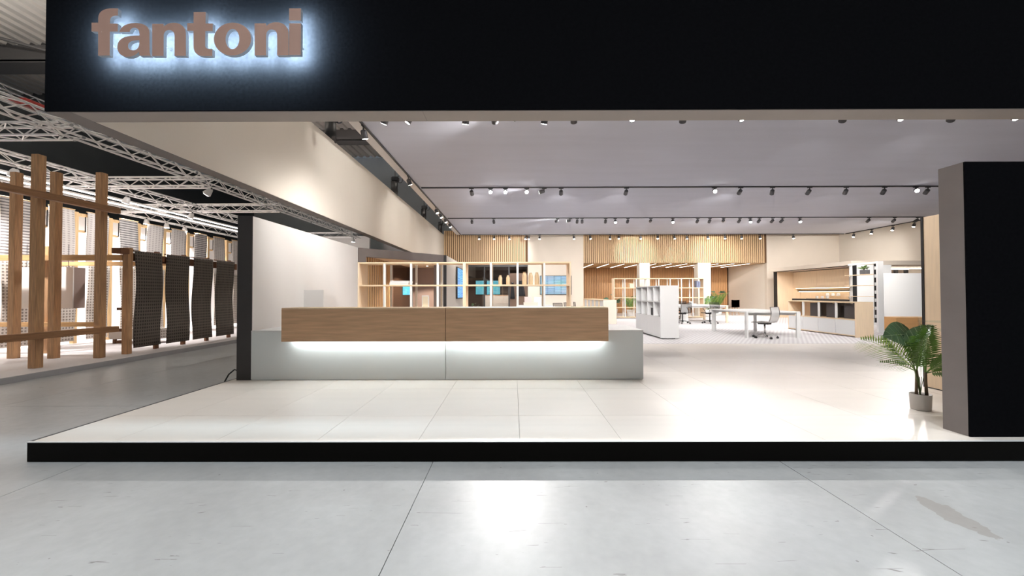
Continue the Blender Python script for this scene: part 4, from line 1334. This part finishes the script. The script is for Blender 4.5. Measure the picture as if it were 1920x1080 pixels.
f1 = (st[1][0] - 0.008, PY - 0.01, 0.39)
fr = [
    (f0, (-0.72, -0.05, 0.70), 0.86, 0.30, 20, 0.20, 'leaf_light'),
    (f0, (-0.95, -0.10, 0.42), 0.46, 0.18, 14, 0.11, 'leaf'),
    (f0, (-0.35, 0.15, 0.75), 0.50, 0.15, 18, 0.17, 'leaf'),
    (f0, (0.05, -0.2, 0.9), 0.48, 0.06, 18, 0.17, 'leaf'),
    (f1, (0.02, -0.05, 1.0), 0.50, 0.02, 20, 0.17, 'leaf'),
    (f1, (0.30, 0.2, 0.85), 0.55, 0.15, 18, 0.17, 'leaf'),
    (f1, (0.75, 0.1, 0.65), 0.55, 0.25, 18, 0.16, 'leaf_light'),
    (f1, (0.85, -0.1, 0.25), 0.34, 0.2, 12, 0.11, 'leaf'),
    (f0, (-0.18, -0.35, 0.85), 0.45, 0.12, 16, 0.16, 'leaf'),
    (f1, (-0.30, -0.15, 0.85), 0.52, 0.16, 18, 0.17, 'leaf'),
    (f1, (0.5, -0.3, 0.7), 0.42, 0.2, 16, 0.15, 'leaf'),
]
for (b, d_, l_, dr_, n_, ll_, m_) in fr:
    frond(b, d_, l_, dr_, n_, ll_, 'frond', m_, pp, roll=(0.95 if d_[0] < 0 else -0.95) + random.uniform(-0.25, 0.25), width=0.021)
big_leaf((PX - 0.02, PY + 0.06, 0.80), (PX - 0.34, PY + 0.02, 0.80), 0.30, 'leaf_dark', pp, (PX, PY, 0.15), 0.12, roll=-1.0)
big_leaf((PX - 0.16, PY - 0.03, 0.72), (PX + 0.22, PY + 0.05, 0.94), 0.16, 'leaf_dark', pp, (PX, PY, 0.15), 0.35, roll=0.5)

def bushy(label, x, y, h, spread, kinds, n=9, pot_r=0.2):
    t = thing('potted_plant', label, 'plant', (x, y, 0.004), group='leafy plants in the alcove')
    MB().lathe([(pot_r * 0.8, 0.0), (pot_r, 0.38), (pot_r * 0.93, 0.38), (pot_r * 0.9, 0.33)], (x, y, 0.004), 16).build('pot', 'white_matt', t, True)
    MB().lathe([(pot_r * 0.9, 0.33), (pot_r * 0.92, 0.345)], (x, y, 0.004), 14).build('soil', 'soil', t)
    for k in range(n):
        a = 2 * PI * k / n + random.uniform(-0.3, 0.3)
        kd = kinds[k % len(kinds)]
        c, s = math.cos(a), math.sin(a)
        hh = h * random.uniform(0.65, 1.0)
        if kd == 'palm':
            frond((x + 0.05 * c, y + 0.05 * s, 0.35), (c * 0.45, s * 0.45, 1.0), hh * 0.85, 0.22, 12, 0.30, 'frond', 'leaf', t, width=0.05)
        else:
            bz = hh * random.uniform(0.55, 0.8)
            b_ = (x + c * spread * 0.45, y + s * spread * 0.45, bz)
            tp = (x + c * spread, y + s * spread, bz + 0.22 * random.uniform(-0.3, 1))
            big_leaf(b_, tp, spread * random.uniform(0.42, 0.6), 'leaf_blue' if k % 2 else 'leaf_dark', t, (x + 0.03 * c, y + 0.03 * s, 0.34), 0.3, roll=random.uniform(-0.6, 0.6))
    return t


bushy('bushy dark green plant right of the lattice shelf by the right column', 11.75, 22.2, 1.75, 0.62, ('palm', 'broad', 'palm'), 16, 0.3)
bushy('broad-leaved plant just right of the lattice shelf end', 10.4, 20.5, 1.4, 0.45, ('broad', 'broad', 'palm'), 12, 0.22)
bushy('palm rising behind the middle of the lattice shelf', 8.6, 22.1, 2.05, 0.4, ('palm',), 11, 0.22)
bushy('palm rising behind the lattice shelf, right of the middle one', 9.6, 23.6, 2.1, 0.4, ('palm', 'broad'), 11, 0.22)
bushy('large-leaved plant behind the left bays of the lattice shelf', 5.7, 22.0, 1.6, 0.55, ('broad',), 12, 0.28)
bushy('leafy plant behind the second bay of the lattice shelf', 6.3, 20.6, 1.4, 0.4, ('broad', 'palm'), 11, 0.22)
q = thing('shelf_plant', 'small trailing plant in a dark square pot on the ladder shelf', 'plant', (11.66, 12.75, 1.87))
bx('pot', 'pot_dark', q, 11.58, 11.75, 12.66, 12.86, 1.871, 2.02, bevel=0.005)
for k in range(16):
    a = 2 * PI * k / 16
    b_ = (11.66 + 0.05 * math.cos(a), 12.78 + 0.06 * math.sin(a), 2.04 + random.uniform(0, 0.06))
    big_leaf(b_, (b_[0] + 0.09 * math.cos(a), b_[1] + 0.13 * math.sin(a) + 0.03, b_[2] + random.uniform(-0.04, 0.10)), 0.09, 'leaf', q, (11.66, 12.78, 2.0), name='leaf')
bushy('small potted plant inside the glazed room by its left pane', -2.15, 22.2, 0.95, 0.28, ('broad',), 9, 0.12)

q = thing('side_chair', 'black shell chair with wooden legs beside the bushy alcove plant', 'chair', (12.6, 22.0, 0.004))
MB().grid(lambda u, v: (12.6 + (u - 0.5) * 0.46, 22.0 + 0.22 - 0.42 * min(v * 2, 1), 0.45 + (0 if v < 0.5 else (v - 0.5) * 0.8) + 0.03 * abs(u - 0.5)), 6, 8, (0, 0.0, 0.02)).build('shell', 'black', q, True)
for (dx, dy) in ((-.2, -.2), (.2, -.2), (-.2, .2), (.2, .2)):
    MB().tube([(12.6 + dx * 0.7, 22.0 + dy * 0.7, 0.45), (12.6 + dx, 22.0 + dy, 0.004)], 0.015, 6).build('leg', 'timber', q)

# ------------------------------------------------------------------ alcove light bars
for k in range(11):
    x = 4.50 + 0.88 * k
    t = thing('linear_light', 'recessed linear light bar in the alcove soffit, %s from the left' % ORD[k], 'light', (x, 23, 2.9), group='linear lights in the alcove soffit')
    bx('housing', 'white_matt', t, x - 0.045, x + 0.045, 21.6, 24.6, 2.915, 2.9295)
    bx('diffuser', 'led_white', t, x - 0.021, x + 0.021, 21.62, 24.58, 2.909, 2.9148)

# ------------------------------------------------------------------ hoists above the side beam, cable
for i, y in enumerate((8.2, 12.65, 16.8, 20.6)):
    t = thing('chain_hoist', 'black chain hoist above the side beam, %s from the front' % ORD[i], 'hoist', (-3.92, y, 4.52), group='chain hoists above the side beam')
    MB().tube([(-3.92, y, 4.50), (-3.92, y, 4.98)], 0.11, 12).build('motor', 'black', t, True)
    bx('gearbox', 'black', t, -4.0, -3.78, y - 0.10, y + 0.10, 4.98, 5.12, bevel=0.02)
    MB().tube([(-3.74 + 0.09 * math.cos(a * PI / 8), y, 5.05 + 0.12 * math.sin(a * PI / 8)) for a in range(17)], 0.012, 6).build('shackle', 'dark_grey', t, True)
    MB().tube([(-3.9, y, 5.12), (-3.9, y, 11.2)], 0.012, 6).build('chain', 'dark_grey', t)
MB().tube([(-4.06, 5.75, 0.02), (-4.10, 5.75, 0.10), (-4.16, 5.74, 0.13), (-4.24, 5.73, 0.06), (-4.29, 5.72, -0.04), (-4.31, 5.71, -0.12), (-4.32, 5.70, -0.162)], 0.011, 8).build(
    'power_cable', 'black', None, True, label='black cable arching from the left wall end to the hall floor', cat='cable')

# ------------------------------------------------------------------ neighbouring stand on the left
NZ = -0.07
nf = thing('floor_neighbour', 'pale low platform of the neighbouring stand across the aisle', 'platform', (-12, 15, HZ), kind='structure')
bx('platform_edge', 'neighbour_edge', nf, -8.12, -8.08, 3.5, 26, HZ + 0.002, NZ)
bx('platform_deck', 'neighbour_floor', nf, -20.5, -8.12, 3.5, 26, HZ + 0.002, NZ)
bx('wall_neighbour', 'white_wall', None, -15.5, -15.3, 6.5, 24, NZ, 4.1, kind='structure', label='white rear wall of the neighbouring stand behind the woven panels', cat='wall')
bx('wall_neighbour_end', 'white_wall', None, -15.2, -9.0, 24.0, 24.2, NZ, 4.9, kind='structure', label='white end wall of the neighbouring stand', cat='wall')
bx('wall_far_panel', 'neighbour_edge', None, -8.6, -4.6, 25.4, 25.6, HZ, 4.6, kind='structure', label='pale grey partition of a far stand above the booth', cat='wall')

# tall timber posts with two beams
TP = [(-10.42, 8.0, 3.82, 'leftmost tall brown timber post of the neighbouring stand'), (-8.64, 6.94, 3.80, 'nearest and tallest looking brown timber post of the neighbouring stand'),
      (-9.58, 8.0, 3.82, 'tall brown timber post just right of the nearest one'), (-8.68, 8.05, 3.82, 'tall brown timber post carrying the free ends of both beams')]
for (x, y, h, lab) in TP:
    t = thing('timber_post', lab, 'post', (x, y, NZ), group='tall timber posts of the neighbouring stand')
    bx('post', 'timber', t, x - 0.065, x + 0.065, y - 0.065, y + 0.065, NZ + 0.001, h, bevel=0.004)
    bx('foot_plate', 'dark_grey', t, x - 0.064, x + 0.064, y - 0.064, y + 0.064, NZ, NZ + 0.001)
for (z, lab) in ((3.05, 'upper sloping-looking brown timber beam across the tall posts'), (0.52, 'lower brown timber rail across the tall posts')):
    bx('timber_beam', 'timber_y', None, -8.56, -8.44, 4.6, 8.22, z - 0.06, z + 0.06, label=lab, cat='beam', bevel=0.004)

# timber frame carrying the woven panels
fx = -8.62
t = thing('timber_rack', 'light timber frame behind the tall posts carrying the dark woven panels', 'frame', (fx, 9, NZ))
bx('corner_post', 'timber', t, fx - 0.06, fx + 0.06, 8.50, 8.62, NZ, 2.30, bevel=0.003)
bx('cross_beam', 'timber_x', t, -11.7, fx - 0.061, 8.49, 8.63, 2.02, 2.14, bevel=0.003)
bx('cross_rail', 'timber_x', t, -11.7, -9.3, 8.52, 8.60, 0.54, 0.64, bevel=0.003)
bx('cross_beam', 'timber_x', t, -11.7, fx - 0.061, 9.60, 9.70, 1.98, 2.08, bevel=0.003)
bx('beam_end', 'timber_dark', t, fx - 0.10, fx + 0.10, 8.30, 8.499, 2.15, 2.27, bevel=0.003)
bx('long_beam', 'timber_dark', t, fx - 0.10, fx - 0.03, 8.64, 12.0, 2.02, 2.20, bevel=0.003)
for y in (9.40, 10.17, 10.95, 11.8):
    bx('post', 'timber_dark', t, fx - 0.16, fx - 0.101, y - 0.05, y + 0.05, NZ, 2.30, bevel=0.003)
    bx('peg', 'timber_dark', t, fx - 0.029, fx + 0.03, y - 0.04, y + 0.04, 2.06, 2.16, bevel=0.003)
bx('post', 'timber', t, -10.62, -10.50, 8.64, 8.76, NZ, 2.35, bevel=0.003)
for k, z in enumerate((0.16, 0.42, 0.9)):
    bx('peg', 'timber_dark', t, fx - 0.30, fx - 0.061, 8.62, 8.70, z, z + 0.06)
for (y0, y1, lab) in ((8.67, 9.34, 'dark brown woven panel hanging nearest on the timber frame'), (9.45, 10.11, 'dark brown woven panel, second along the timber frame'),
                      (10.22, 10.89, 'dark brown woven panel, third along the timber frame'), (11.02, 11.72, 'dark brown woven panel, farthest along the timber frame')):
    t = thing('woven_panel', lab, 'textile', (fx + 0.05, (y0 + y1) / 2, 0.02), group='dark woven panels on the timber frame')
    ph = random.uniform(0, 6)
    MB().grid(lambda u, v: (fx + 0.055 + 0.02 * math.sin(v * 5 + ph) + 0.012 * math.sin(u * 5 + ph),
                            y0 + (y1 - y0) * u + 0.02 * math.sin(v * 7 + ph) * (0.3 + v) , 2.245 - 2.20 * v), 10, 28, (0.012, 0, 0)).build('textile', 'weave_dark', t, True)
    MB().tube([(fx + 0.02, y0 - 0.01, 2.245), (fx + 0.02, y1 + 0.01, 2.245)], 0.014, 8).build('hanging_bar', 'timber_dark', t)
# tall pale woven panels further in
kx = -11.9
span = [(8.85, 9.45), (9.78, 10.36), (10.66, 11.22), (11.56, 12.12), (12.42, 13.0), (13.32, 13.92), (14.28, 14.84), (15.2, 15.78), (16.2, 16.8), (17.2, 17.8)]
for i, (y0, y1) in enumerate(span):
    t = thing('woven_panel', 'tall pale woven panel along the rear posts, %s from the left' % ORD[i], 'textile', (kx, (y0 + y1) / 2, 0.05), group='tall pale woven panels of the neighbouring stand')
    ph = random.uniform(0, 6)
    m_ = ['weave_grey', 'weave_pale', 'weave_pale', 'weave_grey', 'weave_pale', 'weave_pale', 'weave_grey', 'weave_pale', 'weave_pale', 'weave_grey'][i]
    MB().grid(lambda u, v: (kx + 0.02 * math.sin(v * 4 + ph), y0 + (y1 - y0) * u, 3.55 - 1.45 * v), 6, 12, (0.015, 0, 0)).build('upper_textile', m_, t, True)
    MB().grid(lambda u, v: (kx + 0.03 + 0.02 * math.sin(v * 4 + ph), y0 + (y1 - y0) * u + 0.015 * math.sin(v * 6 + ph), 2.09 - 2.08 * v), 6, 14, (0.015, 0, 0)).build('lower_textile', 'weave_mid', t, True)
    MB().tube([(kx, y0 - 0.01, 3.56), (kx, y1 + 0.01, 3.56)], 0.014, 8).build('hanging_bar', 'pine', t)
    q = thing('pine_post', 'pale pine post with short top arm left of tall woven panel, %s from the left' % ORD[i], 'post', (kx - 0.05, y0 - 0.16, NZ), group='pale pine posts between the tall woven panels')
    bx('post', 'pine', q, kx - 0.11, kx - 0.01, y0 - 0.29, y0 - 0.19, NZ, 3.52)
    bx('top_arm', 'pine', q, kx - 0.11, kx - 0.03, y0 - 0.19, y0 + 0.05, 3.42, 3.50)
    bx('lower_arm', 'pine', q, kx - 0.11, kx - 0.05, y0 - 0.19, y0 + 0.02, 2.98, 3.04)
    bx('tie', 'coat', q, kx - 0.02, kx - 0.005, y0 - 0.03, y0 - 0.012, 3.0, 3.42)
t = thing('hanging_white_box', 'large white rectangular box hanging behind the timber posts', 'box', (-11.9, 9.0, 0.9))
bx('box_face', 'white_wall', t, -11.80, -10.33, 8.98, 9.0, 0.93, 1.90)
bx('box_body', 'mauve', t, -11.80, -10.33, 9.0, 9.24, 0.93, 1.90)
for x in (-10.6, -11.6):
    MB().tube([(x, 9.12, 1.90), (x, 9.12, 2.45)], 0.006, 5).build('wire', 'dark_grey', t)
q = thing('floor_bench', 'low beige upholstered bench behind the corner post of the timber frame', 'bench', (-10.3, 10.6, NZ))
bx('seat', 'weave_mid', q, -10.9, -9.6, 10.3, 10.9, NZ + 0.12, 0.32, bevel=0.03)
for (x, y) in ((-10.8, 10.4), (-9.7, 10.4), (-10.8, 10.8), (-9.7, 10.8)):
    bx('leg', 'timber_dark', q, x - 0.03, x + 0.03, y - 0.03, y + 0.03, NZ, NZ + 0.1195)

# trusses
_tr = {}


def brace_mesh(size, pitch, mat, face, flip):
    k = (size, pitch, mat, face, flip)
    if k not in _tr:
        h = size / 2
        a, b = (-h, h) if not flip else (h, -h)
        if face == 0: p, q = (h, 0, a), (h, pitch, b)
        elif face == 1: p, q = (-h, 0, a), (-h, pitch, b)
        elif face == 2: p, q = (a, 0, h), (b, pitch, h)
        else: p, q = (a, 0, -h), (b, pitch, -h)
        o = MB().tube([p, q], 0.012, 5, False).build('brace', mat, None, origin=(0, 0, 0))
        _tr[k] = o.data
        bpy.data.objects.remove(o)
    return _tr[k]


def truss(label, start, length, rz, size=0.25, pitch=0.36, mat='alu', faces=(0, 1, 2, 3)):
    t = thing('lighting_truss', label, 'truss', (0, 0, 0), group='aluminium trusses of the neighbouring stand')
    h = size / 2
    for (x, z) in ((h, h), (-h, h), (h, -h), (-h, -h)):
        MB().tube([(x, 0, z), (x, length, z)], 0.024, 8).build('chord', mat, t)
    nseg = int(length / pitch)
    for i in range(nseg):
        for f in faces:
            inst('brace', brace_mesh(size, pitch, mat, f, (i + f) % 2 == 0), t, (0, i * pitch, 0))
    k = 0.0
    while k <= length + 0.01:
        for (x, z) in ((h, h), (-h, h), (h, -h), (-h, -h)):
            MB().tube([(x, max(0, k - 0.03), z), (x, min(length, k + 0.03), z)], 0.032, 8).build('coupler', 'alu_dark', t)
        k += 3.0
    t.location = start
    t.rotation_euler = (0, 0, rz)
    return t


TZ = 4.48
truss('long aluminium truss above the edge of the neighbouring platform', (-8.6, 4.5, TZ), 16.8, 0)
truss('long aluminium truss above the tall pale woven panels', (-11.9, 5.0, TZ), 16.2, 0)
truss('long aluminium truss furthest left, above the white rear wall', (-14.9, 8.0, TZ), 15.5, 0, faces=(0, 3))
for y, w in ((7.5, 'nearest'), (11.0, 'second'), (14.3, 'third'), (20.9, 'farthest')):
    fc = (0, 1, 2, 3) if w != 'farthest' else (0, 2)
    truss('%s cross truss between the two right-hand long trusses' % w, (-8.755, y, TZ), 2.99, PI / 2, faces=fc)
    truss('%s cross truss between the two left-hand long trusses' % w, (-12.055, y, TZ), 2.68, PI / 2, faces=fc)
truss('dull grey hall truss hanging in the dark above the neighbouring stand', (-15.0, 10.2, 7.2), 5.6, 0.0, 0.35, 0.4, 'alu_dark', (0, 1))
for i, (x, z) in enumerate(((-12.45, 4.25), (-13.05, 4.25))):
    t = thing('tube_light', 'long bright tube light above the neighbouring stand, %s from the right' % ORD[i], 'light', (x, 14, z), group='tube lights above the neighbouring stand')
    bx('diffuser', 'led_tube', t, x - 0.022, x + 0.022, 8, 19.5, z - 0.03, z)
    bx('housing', 'alu', t, x - 0.025, x + 0.025, 8, 19.5, z + 0.001, z + 0.05)
    for y in (8.2, 11.0, 14.3, 19.2):
        MB().tube([(x, y, z + 0.05), (x, y, TZ - 0.13)], 0.006, 5).build('hanger', 'alu', t)
# neighbour's spotlights, plus two added as fill for the panels and white box
for i, (x, y, z, lab) in enumerate(((-8.725, 11.0, TZ - 0.222, 'bright spotlight on the long truss at the second cross truss'), (-12.025, 9.2, TZ - 0.222, 'bright spotlight at the left edge under the inner truss'),
                                   (-14.775, 15.4, TZ - 0.222, 'floodlight under the far left truss, first from the left'), (-14.775, 16.3, TZ - 0.222, 'floodlight under the far left truss, second from the left'),
                                   (-14.775, 17.2, TZ - 0.222, 'floodlight under the far left truss, third from the left'), (-8.725, 20.9, TZ - 0.222, 'bright spotlight at the far end of the long truss'),
                                   (-12.025, 14.3, TZ - 0.222, 'spotlight under the inner truss at the third cross truss'), (-12.025, 11.9, TZ - 0.222, 'added fill spotlight under the inner truss between the second and third cross trusses'), (-11.2, 7.625, TZ - 0.222, 'added unseen fill spotlight under the nearest cross truss aimed at the white box'))):
    t = thing('stage_light', lab, 'spotlight', (x, y, z))
    b = MB().lathe([(0.10, -0.16), (0.105, -0.15), (0.07, 0.0), (0.05, 0.04)], (x, y, z), 14).build('housing', 'alu', t, True)
    MB().lathe([(0.085, -0.168), (0.085, -0.161)], (x, y, z), 14).build('lens', 'lens', t)
    MB().tube([(x, y, z + 0.04), (x, y, z + 0.08)], 0.02, 6).build('clamp', 'black', t)
    L = bpy.data.lights.new('stage_lamp', 'SPOT'); L.energy = 1100 if x < -9 else (420 if y < 18 else 260); L.spot_size = 2.3; L.spot_blend = 0.8; L.shadow_soft_size = 0.08; L.color = (1.0, 0.96, 0.95)
    lo = bpy.data.objects.new('stage_lamp', L); C.objects.link(lo); lo.parent = t; lo.location = (0, 0, -0.19)
    if x == -11.2:
        t.rotation_euler = (math.radians(28), 0, 0); L.energy = 800; L.spot_size = 1.2
    elif -13 < x < -9:
        t.rotation_euler = (0, math.radians(24), 0)
    elif x > -9 and y < 18:
        t.rotation_euler = (0, math.radians(42), 0)
bx('ratchet_strap', 'red', None, -8.78, -8.47, 6.6, 6.95, TZ + 0.155, TZ + 0.20, label='red strap lying on top of the long truss', cat='strap')
